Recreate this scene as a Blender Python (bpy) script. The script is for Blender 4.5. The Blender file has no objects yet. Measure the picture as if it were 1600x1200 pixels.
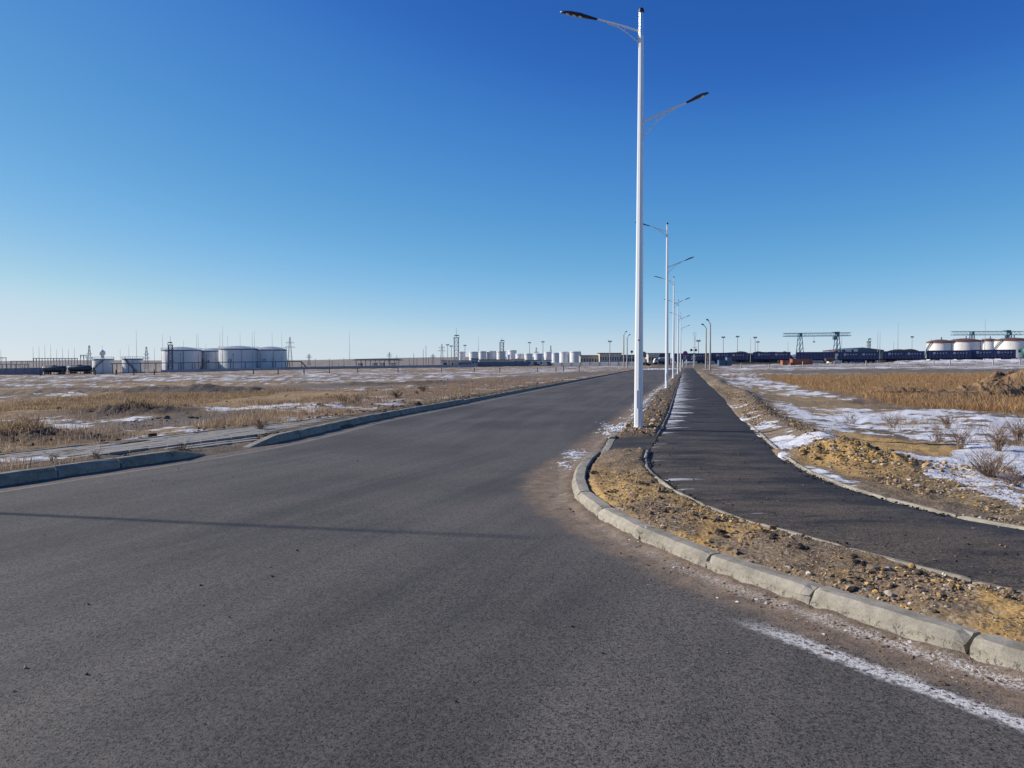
import bpy, math, random
import numpy as np
from mathutils import Vector, Matrix, Quaternion

random.seed(7)
rng = np.random.default_rng(11)
R = math.radians
SC = bpy.context.scene
C = SC.collection

# ------------------------------------------------------------------ camera
CAM_H, FOC, PITCH = 1.6, 1200.0, math.atan(34 / 1200)
cam_d = bpy.data.cameras.new('camera')
cam_d.sensor_width = 36; cam_d.lens = 27.0
cam_d.clip_start = 0.05; cam_d.clip_end = 12000
cam = bpy.data.objects.new('camera', cam_d); C.objects.link(cam)
cam.location = (0, 0, CAM_H); cam.rotation_euler = (R(90) - PITCH, 0, 0)
SC.camera = cam

# ------------------------------------------------------------------ sky, sun, exposure
SUN_EL, SUN_AZ = 27.0, -78.5        # azimuth from +Y towards +X
world = bpy.data.worlds.new('World'); SC.world = world; world.use_nodes = True
wn = world.node_tree.nodes; wl = world.node_tree.links; wn.clear()
sky = wn.new('ShaderNodeTexSky'); sky.sky_type = 'NISHITA'; sky.sun_disc = False
sky.sun_elevation = R(SUN_EL); sky.sun_rotation = R(SUN_AZ)
sky.altitude = 900; sky.air_density = 0.6; sky.dust_density = 0.35; sky.ozone_density = 3.0
bg = wn.new('ShaderNodeBackground'); bg.inputs['Strength'].default_value = 0.084
wo = wn.new('ShaderNodeOutputWorld')
def _scl(k, src):
    n = wn.new('ShaderNodeVectorMath'); n.operation = 'SCALE'; n.inputs['Scale'].default_value = k; wl.new(src, n.inputs[0]); return n.outputs[0]
crv = wn.new('ShaderNodeRGBCurve')                 # deep, saturated phone-camera blue for the whole sky
for ci, pts_ in enumerate((((.0, .0), (.065, .027), (.087, .055), (.16, .15), (.296, .385), (.408, .555), (.63, .66), (1, .84)),
                           ((.0, .0), (.12, .125), (.16, .215), (.283, .40), (.459, .60), (.545, .68), (.8, .76), (1, .87)),
                           ((.0, .0), (.251, .46), (.321, .58), (.5, .70), (.6, .77), (.83, .81), (1, .90)))):
    cu_ = crv.mapping.curves[ci]
    cu_.points[0].location = pts_[0]; cu_.points[1].location = pts_[-1]
    for p_ in pts_[1:-1]: cu_.points.new(*p_)
crv.mapping.update()
wl.new(_scl(0.1, sky.outputs[0]), crv.inputs['Color']); wl.new(_scl(10.0, crv.outputs[0]), bg.inputs[0]); wl.new(bg.outputs[0], wo.inputs[0])
sun_d = bpy.data.lights.new('sun', 'SUN'); sun_d.energy = 5.0; sun_d.angle = R(0.53)
sun_d.color = (1.0, 0.93, 0.82)
sun = bpy.data.objects.new('sun', sun_d); C.objects.link(sun)
sdir = Vector((math.sin(R(SUN_AZ)) * math.cos(R(SUN_EL)), math.cos(R(SUN_AZ)) * math.cos(R(SUN_EL)), math.sin(R(SUN_EL))))
sun.rotation_euler = (-sdir).to_track_quat('-Z', 'Y').to_euler()
sun.location = (-30, 5, 25)
SC.view_settings.view_transform = 'Standard'; SC.view_settings.look = 'None'
SC.view_settings.exposure = 0.25; SC.view_settings.gamma = 1.0
SC.view_settings.use_curve_mapping = False

# ------------------------------------------------------------------ survey helpers (photo sight lines -> plan coordinates)
cp, sp = math.cos(PITCH), math.sin(PITCH)
def ray(px, py):
    x = (px - 800) / FOC; v = (600 - py) / FOC
    return x, v * sp + cp, v * cp - sp
def G(px, py, h=0.0):
    x, y, z = ray(px, py); t = (h - CAM_H) / z
    return (x * t, y * t)
def AT(px, py, D):
    x, y, z = ray(px, py); t = D / y
    return (x * t, D, CAM_H + z * t)
def XA(px, D): return AT(px, 566, D)[0]
def ZA(py, D, px=800): return AT(px, py, D)[2]

# ------------------------------------------------------------------ noise
def _hash(ix, iy, s):
    h = (ix.astype(np.int64) * 374761393 + iy.astype(np.int64) * 668265263 + s * 974634777) & 0x7fffffff
    h = ((h ^ (h >> 13)) * 1274126177) & 0x7fffffff
    return ((h ^ (h >> 16)) & 0xffffff) / float(0xffffff)
def vnoise(x, y, s=0):
    x = np.asarray(x, float); y = np.asarray(y, float)
    ix, iy = np.floor(x), np.floor(y); fx, fy = x - ix, y - iy
    fx = fx * fx * (3 - 2 * fx); fy = fy * fy * (3 - 2 * fy)
    a = _hash(ix, iy, s); b = _hash(ix + 1, iy, s); c = _hash(ix, iy + 1, s); d = _hash(ix + 1, iy + 1, s)
    return (a * (1 - fx) + b * fx) * (1 - fy) + (c * (1 - fx) + d * fx) * fy
def fbm(x, y, s=0, o=4):
    v = 0; a = .5; t = 0
    for i in range(o):
        v = v + a * vnoise(x * 2 ** i + 13.7 * i, y * 2 ** i + 7.1 * i, s + i); t += a; a *= .5
    return v / t
def sstep(a, b, x):
    t = np.clip((np.asarray(x, float) - a) / (b - a), 0, 1); return t * t * (3 - 2 * t)
def segdist(x, y, pts):
    d = np.full(np.shape(x), 1e9)
    for (ax, ay), (bx, by) in zip(pts[:-1], pts[1:]):
        dx, dy = bx - ax, by - ay; L = dx * dx + dy * dy
        t = np.clip(((x - ax) * dx + (y - ay) * dy) / L, 0, 1)
        d = np.minimum(d, np.hypot(x - ax - t * dx, y - ay - t * dy))
    return d
def polymask(x, y, pts, soft):
    """1 inside the plan polygon, 0 outside, soft edge of `soft` metres (positive inside)."""
    ins = np.zeros(np.shape(x), bool); n = len(pts)
    for i in range(n):
        ax, ay = pts[i]; bx, by = pts[(i + 1) % n]
        c = ((ay > y) != (by > y)) & (x < (bx - ax) * (y - ay) / ((by - ay) + 1e-12) + ax)
        ins ^= c
    d = segdist(x, y, list(pts) + [pts[0]])
    return np.clip(.5 + np.where(ins, d, -d) / soft, 0, 1)
def PG(*pp): return [G(a, b, 0) for a, b in pp]

# ------------------------------------------------------------------ plan: edges as functions of y
def curve(points, smooth=0.6):
    points = sorted(points, key=lambda p: p[1])
    ys = np.array([p[1] for p in points]); xs = np.array([p[0] for p in points])
    yy = np.concatenate([np.arange(-30, 40, .1), np.arange(40, 4100, 2.0)])
    lo = (xs[1] - xs[0]) / (ys[1] - ys[0]); hi = (xs[-1] - xs[-2]) / (ys[-1] - ys[-2])
    xx = np.interp(yy, ys, xs)
    xx = np.where(yy < ys[0], xs[0] + (yy - ys[0]) * lo, xx)
    xx = np.where(yy > ys[-1], xs[-1] + (yy - ys[-1]) * .226, xx)
    near = yy < 40
    k = max(3, int(smooth / .1) | 1); ker = np.hanning(k + 2); ker /= ker.sum()
    xn = xx[near]; pad = len(ker) // 2
    ext = np.concatenate([xn[0] + (np.arange(-pad, 0)) * .1 * lo, xn, xn[-1] + np.arange(1, pad + 1) * .1 * .226])
    xx[near] = np.convolve(ext, ker, 'valid')[:len(xn)]
    return lambda y: np.interp(y, yy, xx)

KH = 0.14
_rk = [(1575, 1014), (1300, 931), (1119, 874), (1000, 827), (937, 795), (904, 775), (892, 757), (893, 746), (895, 732), (905, 719), (917, 707)]
_rp = [G(a, b, KH) for a, b in _rk] + [G(937, 704, .05), G(950, 682, .05), G(985, 652, .08), G(1017, 617, .1), G(1040, 601, .1)]
_rp += [(_rp[-1][0] + .226 * 60, _rp[-1][1] + 60)]
xr = curve(_rp, 1.6)
_pl = [G(a, b, .1) for a, b in [(1600, 927), (1543, 914), (1417, 885), (1322, 859), (1195, 825), (1137, 804), (1100, 790), (1067, 775), (1037, 756), (1017, 739), (1010, 722), (1012, 707), (1024, 688), (1036, 667), (1046, 645), (1055, 615)]]
_pl += [(_pl[-1][0] + .226 * 60, _pl[-1][1] + 60)]
xpl = curve(_pl, 1.2)
_pr = [G(a, b, .1) for a, b in [(1600, 826), (1475, 804), (1381, 779), (1328, 763), (1269, 741), (1222, 713), (1194, 685), (1162, 657), (1131, 622), (1108, 600)]]
_pr += [(_pr[-1][0] + .226 * 60, _pr[-1][1] + 60)]
xpr = curve(_pr, 1.6)
_lk = [G(a, b, KH) for a, b in [(0, 744), (130, 726), (273, 707), (409, 686.5), (500, 668), (561, 654), (620, 643), (730, 624), (824, 607)]]
_lk += [(_lk[-1][0] + .213 * 90, _lk[-1][1] + 90)]
xl = curve(_lk, 3.0)
KW = 0.17
ROAD_END, PATH_END = 160.0, 172.0

def tilt(x, y):
    x = np.asarray(x, float); y = np.asarray(y, float)
    ys = np.maximum(y, 1.0); u = np.clip(x / ys, -1.3, 1.3)
    yy = np.minimum(ys, 400) + .13 * (np.maximum(ys, 400) - 400)
    return .0128 * (u - .13) * yy * sstep(50, 210, ys) + np.minimum(0, u + .27) * 4.0 * sstep(190, 370, ys) * (1 - .9 * sstep(450, 900, ys))
R1 = [(60, 294.5), (81.8, 289), (160, 256), (215, 233)]
L1 = [(-420, 386), (-230, 386), (30, 384)]
BERM = [(XA(1300, 236), 240), (XA(1420, 236), 238), (XA(1640, 230), 230), (230, 205)]
def bank(x, y):
    b = (.50 - .46 * sstep(92, 124, x)) * (1 - sstep(4.0, 9, segdist(x, y, R1)))
    b = b + .2 * (1 - sstep(3.5, 7, segdist(x, y, L1)))
    b = b + 1.05 * (1 - sstep(.6, 6, segdist(x, y, BERM))) * sstep(110, 124, x)
    return b
def E(x, y):
    """broad lie of the land, used to stand every far thing on the ground"""
    return tilt(x, y) + bank(x, y)
def e1(x, y): return float(E(np.array([x]), np.array([y]))[0])
def tl(x, y): return float(tilt(np.array([x]), np.array([y]))[0])

# ------------------------------------------------------------------ node helpers
class NT:
    def __init__(s, m):
        m.use_nodes = True; s.t = m.node_tree; s.n = s.t.nodes; s.l = s.t.links; s.n.clear()
        s.out = s.n.new('ShaderNodeOutputMaterial'); s.b = s.n.new('ShaderNodeBsdfPrincipled')
        s.l.new(s.b.outputs[0], s.out.inputs[0])
    def put(s, node, i, v):
        sock = node.inputs[i]
        if isinstance(v, bpy.types.NodeSocket): s.l.new(v, sock)
        elif v is not None:
            if sock.type == 'RGBA' and not hasattr(v, '__len__'): v = (v, v, v, 1)
            elif sock.type == 'RGBA' and len(v) == 3: v = (*v, 1)
            sock.default_value = v
    def m(s, op, a, b=None, c=None, clamp=False):
        n = s.n.new('ShaderNodeMath'); n.operation = op; n.use_clamp = clamp
        s.put(n, 0, a); s.put(n, 1, b); s.put(n, 2, c); return n.outputs[0]
    def mix(s, f, a, b, mode='MIX'):
        n = s.n.new('ShaderNodeMixRGB'); n.blend_type = mode
        s.put(n, 0, f); s.put(n, 1, a); s.put(n, 2, b); return n.outputs[0]
    def attr(s, name, vec=False):
        n = s.n.new('ShaderNodeAttribute'); n.attribute_name = name
        return n.outputs['Color'] if vec else n.outputs['Fac']
    def coord(s, kind='Object', scale=None, loc=None, rot=None):
        n = s.n.new('ShaderNodeTexCoord'); o = n.outputs[kind]
        if scale or loc or rot:
            mp = s.n.new('ShaderNodeMapping'); s.l.new(o, mp.inputs[0])
            if scale: mp.inputs['Scale'].default_value = scale
            if loc: mp.inputs['Location'].default_value = loc
            if rot: mp.inputs['Rotation'].default_value = rot
            o = mp.outputs[0]
        return o
    def noise(s, co, scale, detail=4, rough=.55, dist=0):
        n = s.n.new('ShaderNodeTexNoise'); s.put(n, 'Vector', co); n.inputs['Scale'].default_value = scale
        n.inputs['Detail'].default_value = detail; n.inputs['Roughness'].default_value = rough
        n.inputs['Distortion'].default_value = dist; return n.outputs['Fac']
    def vor(s, co, scale, feat='F1', out='Distance'):
        n = s.n.new('ShaderNodeTexVoronoi'); n.feature = feat; s.put(n, 'Vector', co); n.inputs['Scale'].default_value = scale
        return n.outputs[out]
    def ramp(s, v, a, b, lo=0.0, hi=1.0, smooth=True):
        n = s.n.new('ShaderNodeMapRange'); n.interpolation_type = 'SMOOTHSTEP' if smooth else 'LINEAR'
        s.put(n, 0, v); s.put(n, 1, a); s.put(n, 2, b); s.put(n, 3, lo); s.put(n, 4, hi); return n.outputs[0]
    def bump(s, h, strength=.5, dist=.01, normal=None):
        n = s.n.new('ShaderNodeBump'); s.put(n, 'Height', h); n.inputs['Strength'].default_value = strength
        n.inputs['Distance'].default_value = dist
        if normal: s.l.new(normal, n.inputs['Normal'])
        return n.outputs[0]
    def base(s, c): s.put(s.b, 'Base Color', c)
    def rough(s, v): s.put(s.b, 'Roughness', v)
    def normal(s, v): s.l.new(v, s.b.inputs['Normal'])

_MC = {}
def mat(name, col, rough=.75, metal=0.0, var=.18, scale=1.5, bump=0.0, bscale=20.0, dirt=None, dirt_amt=.4, vert=True, spec=None):
    if name in _MC: return _MC[name]
    m = bpy.data.materials.new(name); n = NT(m)
    co = n.coord('Object')
    v = n.noise(co, scale, 5)
    v2 = n.noise(n.coord('Object', scale=(1, 1, .18) if vert else (1, 1, 1)), scale * 3, 4)
    k = n.m('ADD', n.m('MULTIPLY', v, .6), n.m('MULTIPLY', v2, .4))
    c = n.mix(n.ramp(k, .3, .7), tuple(x * (1 - var) for x in col), tuple(min(1, x * (1 + var)) for x in col))
    if dirt: c = n.mix(n.m('MULTIPLY', n.ramp(v2, .5, .72), dirt_amt), c, dirt)
    n.base(c); n.put(n.b, 'Roughness', n.m('ADD', n.m('MULTIPLY', v, .2), rough - .1)); n.put(n.b, 'Metallic', metal)
    if spec is not None: n.put(n.b, 'Specular IOR Level', spec)
    if bump: n.normal(n.bump(n.noise(co, bscale, 4), bump, .01))
    _MC[name] = m; return m

# --- ground
def ground_mat():
    m = bpy.data.materials.new('soil_and_snow'); n = NT(m)
    co = n.coord('Object'); st = n.coord('Object', scale=(.45, 1, 1))
    colr = n.attr('Col', True); sn = n.attr('snow')
    a = n.noise(co, 2.2, 6, .65); b = n.noise(co, 28, 4, .7); c0 = n.noise(st, .33, 4, .6)
    c3 = n.noise(st, .05, 6, .7)
    k = n.m('ADD', n.m('MULTIPLY', a, .4), n.m('ADD', n.m('MULTIPLY', b, .22), n.m('ADD', n.m('MULTIPLY', c0, .18), n.m('MULTIPLY', c3, .2))))
    g = n.ramp(k, .34, .66, .38, 1.55, False)
    base = n.mix(1.0, colr, g, 'MULTIPLY')
    peb = n.vor(co, 34, 'F1', 'Color')
    sepc = n.n.new('ShaderNodeSeparateColor'); n.l.new(peb, sepc.inputs[0])
    base = n.mix(n.m('MULTIPLY', n.ramp(sepc.outputs[0], .86, .95), .5), base, (.36, .32, .26))
    base = n.mix(n.m('MULTIPLY', n.ramp(sepc.outputs[1], .85, .95), .6), base, (.05, .042, .036))
    s1 = n.noise(st, .5, 8, .62); s2 = n.noise(st, 4.5, 6, .65, .4); s3 = n.noise(st, .055, 6, .68)
    nn = n.m('ADD', n.m('MULTIPLY', n.m('SUBTRACT', n.m('ADD', n.m('MULTIPLY', s1, .40), n.m('ADD', n.m('MULTIPLY', s3, .27), n.m('MULTIPLY', s2, .33))), .5), 3.6), .5)
    f = n.ramp(n.m('ADD', nn, sn), .98, 1.12)
    f = n.m('MULTIPLY', f, n.ramp(sn, .01, .08))
    snow = n.mix(n.ramp(s2, .3, .7), (.50, .50, .52), (.76, .77, .80))
    n.base(n.mix(f, base, snow)); n.rough(n.ramp(f, 0, 1, .95, .6))
    h = n.m('ADD', n.m('MULTIPLY', n.noise(co, 14, 6, .7), .6), n.m('MULTIPLY', n.vor(co, 30), -.3))
    h = n.m('ADD', h, n.m('MULTIPLY', f, .5))
    n.normal(n.bump(h, .8, .035)); n.put(n.b, 'Specular IOR Level', .2)
    return m
# --- road asphalt
def road_mat():
    m = bpy.data.materials.new('road_asphalt'); n = NT(m)
    co = n.coord('Object')
    uv = n.coord('UV'); uvs = n.n.new('ShaderNodeMapping'); n.l.new(uv, uvs.inputs[0]); uvs.inputs['Scale'].default_value = (1, .05, 1)
    lane = n.noise(uvs.outputs[0], 1.3, 5, .6); lane2 = n.noise(uvs.outputs[0], 6, 4, .6)
    big = n.noise(co, .22, 4, .55); mid = n.noise(co, 1.4, 5, .6)
    gr = n.noise(co, 130, 2, .8); gr2 = n.noise(co, 55, 3, .75)
    vo = n.vor(co, 75); 
    k = n.m('ADD', n.m('MULTIPLY', lane, .45), n.m('MULTIPLY', big, .55))
    c = n.mix(n.ramp(k, .38, .62), (.062, .0555, .0490), (.122, .1085, .093))
    c = n.mix(n.m('MULTIPLY', n.ramp(lane2, .45, .7), .25), c, (.135, .12, .102))
    c = n.mix(n.m('MULTIPLY', n.ramp(mid, .55, .75), .3), c, (.06, .058, .06))
    grain = n.m('ADD', n.m('MULTIPLY', gr, .5), n.m('MULTIPLY', gr2, .5))
    c = n.mix(1.0, c, n.ramp(grain, .38, .60, .35, 1.6, False), 'MULTIPLY')
    pit = n.m('MAXIMUM', n.ramp(n.noise(co, 62, 2, .5), .57, .66), n.m('MULTIPLY', n.ramp(n.noise(co, 28, 3, .6), .60, .68), .6))
    c = n.mix(n.m('MULTIPLY', pit, .72), c, (.016, .016, .017))
    # wind-blown soil beside the kerbs
    dk, dw, dl, salt = n.attr('dk'), n.attr('dw'), n.attr('dl'), n.attr('salt')
    wob = n.m('MULTIPLY', n.m('SUBTRACT', n.noise(co, 1.6, 6, .65), .5), .55)
    fine = n.m('MULTIPLY', n.m('SUBTRACT', n.noise(co, 22, 4, .7), .5), .45)
    e = n.m('ADD', n.m('SUBTRACT', dw, dk), n.m('ADD', wob, fine))
    df = n.m('MULTIPLY', n.ramp(e, -.14, .16), n.ramp(dw, .01, .1))
    dcol = n.mix(n.ramp(n.noise(co, 5, 6, .7), .35, .65), (.165, .118, .082), (.27, .20, .142))
    dcol = n.mix(n.m('MULTIPLY', n.ramp(n.noise(co, 38, 3, .7), .52, .66), .7), dcol, (.06, .045, .036))
    c = n.mix(n.m('MULTIPLY', df, .88), c, dcol)
    el = n.m('ADD', n.m('SUBTRACT', .34, dl), n.m('ADD', wob, fine))
    dlf = n.ramp(el, -.12, .15)
    c = n.mix(n.m('MULTIPLY', dlf, .8), c, n.mix(.35, dcol, (.10, .095, .09)))
    es = n.m('ADD', n.m('SUBTRACT', .055, n.m('ABSOLUTE', n.m('SUBTRACT', dk, .56))), n.m('ADD', n.m('MULTIPLY', wob, .22), n.m('MULTIPLY', fine, .35)))
    sf = n.m('MULTIPLY', n.m('MULTIPLY', n.ramp(es, -.05, .03), salt), n.ramp(n.noise(co, 45, 3, .7), .34, .56))
    c = n.mix(n.m('MULTIPLY', sf, .85), c, (.72, .70, .68))
    # small salt fringe right at the kerb foot
    es2 = n.m('ADD', n.m('SUBTRACT', .05, n.m('ABSOLUTE', n.m('SUBTRACT', dk, .13))), n.m('MULTIPLY', fine, .6))
    sf2 = n.m('MULTIPLY', n.m('MULTIPLY', n.ramp(es2, -.05, .05), n.attr('fringe')), n.ramp(n.noise(co, 60, 3, .7), .42, .58))
    c = n.mix(n.m('MULTIPLY', sf2, .85), c, (.68, .66, .64))
    # pale line at the left gutter
    eL = n.m('ADD', n.m('SUBTRACT', .03, n.m('ABSOLUTE', n.m('SUBTRACT', dl, .42))), n.m('ADD', n.m('MULTIPLY', wob, .12), n.m('MULTIPLY', fine, .2)))
    c = n.mix(n.m('MULTIPLY', n.ramp(eL, -.05, .04), .45), c, (.42, .37, .31))
    n.base(c)
    n.rough(n.ramp(df, 0, 1, .76, .95))
    h = n.m('ADD', n.m('MULTIPLY', grain, 1.0), n.m('MULTIPLY', pit, -.6))
    n.normal(n.bump(h, .75, .006)); n.put(n.b, 'Specular IOR Level', .33)
    return m
def path_mat():
    m = bpy.data.materials.new('path_asphalt'); n = NT(m)
    co = n.coord('Object'); st = n.coord('Object', scale=(.35, 1, 1), rot=(0, 0, R(9)))
    a = n.noise(st, 2.0, 6, .65); b = n.noise(co, 60, 3, .75); c1 = n.noise(st, 7, 5, .7)
    c = n.mix(n.ramp(a, .35, .68), (.026, .025, .027), (.058, .055, .054))
    du = n.attr('dust')
    d = n.ramp(n.m('ADD', n.m('MULTIPLY', n.m('SUBTRACT', n.m('ADD', n.m('MULTIPLY', a, .5), n.m('MULTIPLY', c1, .5)), .5), 3.0), du), .25, .95)
    c = n.mix(n.m('MULTIPLY', d, .8), c, (.115, .090, .066))
    c = n.mix(1.0, c, n.ramp(b, .38, .62, .35, 1.7, False), 'MULTIPLY')
    c = n.mix(n.m('MULTIPLY', n.ramp(n.noise(co, 26, 3, .65), .56, .66), .7), c, (.014, .013, .013))
    sn = n.attr('snow')
    s2 = n.noise(n.coord('Object', scale=(.45, 2.0, 1), rot=(0, 0, R(4))), 1.6, 5, .6)
    f = n.ramp(n.m('ADD', n.m('ADD', n.m('MULTIPLY', n.m('SUBTRACT', s2, .5), 3.2), .5), sn), .98, 1.15)
    f = n.m('MULTIPLY', f, n.ramp(sn, .02, .1))
    c = n.mix(n.m('MULTIPLY', f, .8), c, (.72, .73, .76))
    n.base(c); n.rough(.82)
    n.normal(n.bump(n.m('ADD', n.noise(co, 90, 3, .8), n.m('MULTIPLY', n.noise(co, 18, 3), .8)), .7, .008))
    n.put(n.b, 'Specular IOR Level', .25)
    return m
def attr_mat(name, rough=.9, scale=20, transl=False, bump=.4):
    m = bpy.data.materials.new(name); n = NT(m)
    co = n.coord('Object')
    n.base(n.mix(1.0, n.attr('Col', True), n.ramp(n.noise(co, scale, 3, .7), .3, .7, .6, 1.4, False), 'MULTIPLY'))
    n.rough(rough); n.put(n.b, 'Specular IOR Level', .15)
    if bump: n.normal(n.bump(n.noise(co, scale * 3, 3, .7), bump, .006))
    return m
def kerb_mat():
    m = bpy.data.materials.new('kerb_concrete'); n = NT(m)
    co = n.coord('Object'); obi = n.n.new('ShaderNodeObjectInfo')
    vec = n.n.new('ShaderNodeVectorMath'); vec.operation = 'ADD'; n.l.new(co, vec.inputs[0])
    vm = n.n.new('ShaderNodeVectorMath'); vm.operation = 'SCALE'; vm.inputs[0].default_value = (37, 11, 0); n.l.new(obi.outputs['Random'], vm.inputs['Scale'])
    n.l.new(vm.outputs[0], vec.inputs[1]); v = vec.outputs[0]
    a = n.noise(v, 4, 6, .65); b = n.noise(v, 70, 3, .7)
    sep = n.n.new('ShaderNodeSeparateXYZ'); n.l.new(co, sep.inputs[0]); z = sep.outputs[2]
    c = n.mix(n.ramp(a, .3, .7), (.19, .172, .138), (.355, .325, .27))
    c = n.mix(1.0, c, n.ramp(b, .3, .7, .8, 1.15, False), 'MULTIPLY')
    c = n.mix(1.0, c, n.ramp(obi.outputs['Random'], 0, 1, .88, 1.08, False), 'MULTIPLY')
    # rough, pitted, soil-stained foot
    low = n.ramp(n.m('ADD', z, n.m('MULTIPLY', n.m('SUBTRACT', a, .5), .16)), .09, .03)
    pits = n.ramp(n.vor(v, 38), .36, .16)
    pits2 = n.ramp(n.noise(v, 30, 4, .7), .54, .64)
    c = n.mix(n.m('MULTIPLY', n.m('MULTIPLY', low, pits2), .85), c, (.07, .055, .042))
    c = n.mix(n.m('MULTIPLY', low, .25), c, (.5, .46, .4))
    n.base(c); n.rough(.88); n.put(n.b, 'Specular IOR Level', .25)
    h = n.m('ADD', n.m('MULTIPLY', b, .25), n.m('MULTIPLY', n.m('MULTIPLY', low, pits2), -1.4))
    n.normal(n.bump(h, .7, .012))
    return m
M_ground, M_road, M_path, M_kerb = ground_mat(), road_mat(), path_mat(), kerb_mat()
M_stone = attr_mat('stone_and_clod', .92, 30)
M_blade = attr_mat('dry_stalk', .85, 6, bump=0)
_n = M_blade.node_tree; _tr = _n.nodes.new('ShaderNodeBsdfTranslucent'); _mx = _n.nodes.new('ShaderNodeMixShader'); _mx.inputs[0].default_value = .42
_pb = [k for k in _n.nodes if k.type == 'BSDF_PRINCIPLED'][0]; _o = [k for k in _n.nodes if k.type == 'OUTPUT_MATERIAL'][0]
_n.links.new(_pb.inputs['Base Color'].links[0].from_socket, _tr.inputs[0]); _n.links.new(_pb.outputs[0], _mx.inputs[1]); _n.links.new(_tr.outputs[0], _mx.inputs[2]); _n.links.new(_mx.outputs[0], _o.inputs[0])
M_paver = mat('paver_concrete', (.27, .25, .22), .9, var=.2, scale=3, bump=.5, bscale=60, dirt=(.14, .11, .08), dirt_amt=.5)
M_white = mat('white_gloss_paint', (.74, .75, .78), .24, var=.03, scale=2, spec=.6)
M_whitem = mat('white_steel_tank', (.67, .68, .69), .45, var=.04, scale=.3, dirt=(.5, .46, .40), dirt_amt=.25)
M_whiter = mat('white_rusty_tank', (.74, .71, .68), .5, var=.05, scale=.3, dirt=(.42, .22, .15), dirt_amt=.35)
M_tankgrey = mat('pale_blue_steel', (.36, .40, .46), .45, var=.04, scale=.3)
M_redroof = mat('rust_red_roof', (.135, .062, .055), .7, scale=.5)
M_navy = mat('navy_wagon_paint', (.012, .025, .10), .5, var=.25, scale=.6, dirt=(.06, .05, .05), dirt_amt=.4)
M_darkframe = mat('dark_underframe', (.018, .018, .022), .7)
M_head = mat('navy_lamp_head', (.012, .018, .05), .35, var=.1)
M_shiny = mat('polished_pole_top', (.72, .73, .75), .24, metal=.85, var=.02)
M_lens = mat('lamp_lens', (.62, .60, .58), .2, var=.05)
M_steel = mat('grey_galvanised', (.30, .31, .33), .5, metal=.3)
M_dsteel = mat('dark_blue_steel', (.045, .06, .095), .55)
M_crane = mat('crane_blue_green', (.07, .15, .20), .55)
M_conc = mat('weathered_concrete', (.38, .35, .31), .9, var=.15, scale=.6, bump=.3, dirt=(.2, .17, .13))
M_wall = mat('cream_plaster', (.52, .45, .37), .9, var=.12, scale=.3)
M_whitewall = mat('whitewash', (.68, .66, .62), .9, var=.1, scale=.3)
M_fence = mat('blue_grey_fence', (.16, .19, .24), .8, var=.2, scale=.2)
M_bluewall = mat('pale_blue_panel', (.24, .29, .36), .8, var=.1, scale=.2)
M_rust = mat('rust_orange_steel', (.30, .105, .06), .8, var=.25, scale=.6)
M_green = mat('green_tank_paint', (.02, .11, .085), .5, scale=.5)
M_tankcar = mat('dark_teal_tankcar', (.03, .055, .085), .45, var=.3, scale=.7)
M_red = mat('sign_red', (.45, .03, .03), .5)
M_blue = mat('sign_blue', (.03, .09, .35), .5)
M_yellow = mat('sign_yellow', (.65, .50, .12), .6)
M_black = mat('black_paint', (.01, .01, .011), .5)
M_coal = mat('coal', (.012, .012, .016), .9, var=.4, scale=2, bump=.8, bscale=3)
M_glass = mat('dark_window', (.02, .03, .05), .15)
M_wood = mat('tarred_pole', (.10, .085, .07), .9)
M_roofg = mat('blue_grey_roof', (.12, .16, .22), .6, scale=.3)
M_silo = mat('sleeper_timber', (.06, .045, .035), .9)

# ------------------------------------------------------------------ mesh helpers
def mesh_np(name, V, F, m, attrs=None, smooth=False):
    me = bpy.data.meshes.new(name); V = np.ascontiguousarray(V, dtype=np.float32); F = np.ascontiguousarray(F, dtype=np.int32)
    me.vertices.add(len(V)); me.vertices.foreach_set('co', V.ravel())
    k = F.shape[1]; me.loops.add(F.size); me.loops.foreach_set('vertex_index', F.ravel())
    me.polygons.add(len(F)); me.polygons.foreach_set('loop_start', np.arange(0, F.size, k, dtype=np.int32))
    me.polygons.foreach_set('loop_total', np.full(len(F), k, dtype=np.int32))
    me.polygons.foreach_set('use_smooth', np.full(len(F), smooth, dtype=bool))
    me.update(calc_edges=True)
    for an, av in (attrs or {}).items():
        if an == 'UV':
            u = me.uv_layers.new(name='UVMap'); u.data.foreach_set('uv', np.ascontiguousarray(av[F.ravel()], dtype=np.float32).ravel())
        elif av.ndim == 1:
            a = me.attributes.new(an, 'FLOAT', 'POINT'); a.data.foreach_set('value', np.ascontiguousarray(av, dtype=np.float32))
        else:
            a = me.attributes.new(an, 'FLOAT_COLOR', 'POINT')
            a.data.foreach_set('color', np.ascontiguousarray(np.c_[av, np.ones(len(av))], dtype=np.float32).ravel())
    me.materials.append(m)
    o = bpy.data.objects.new(name, me); C.objects.link(o); return o

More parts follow.
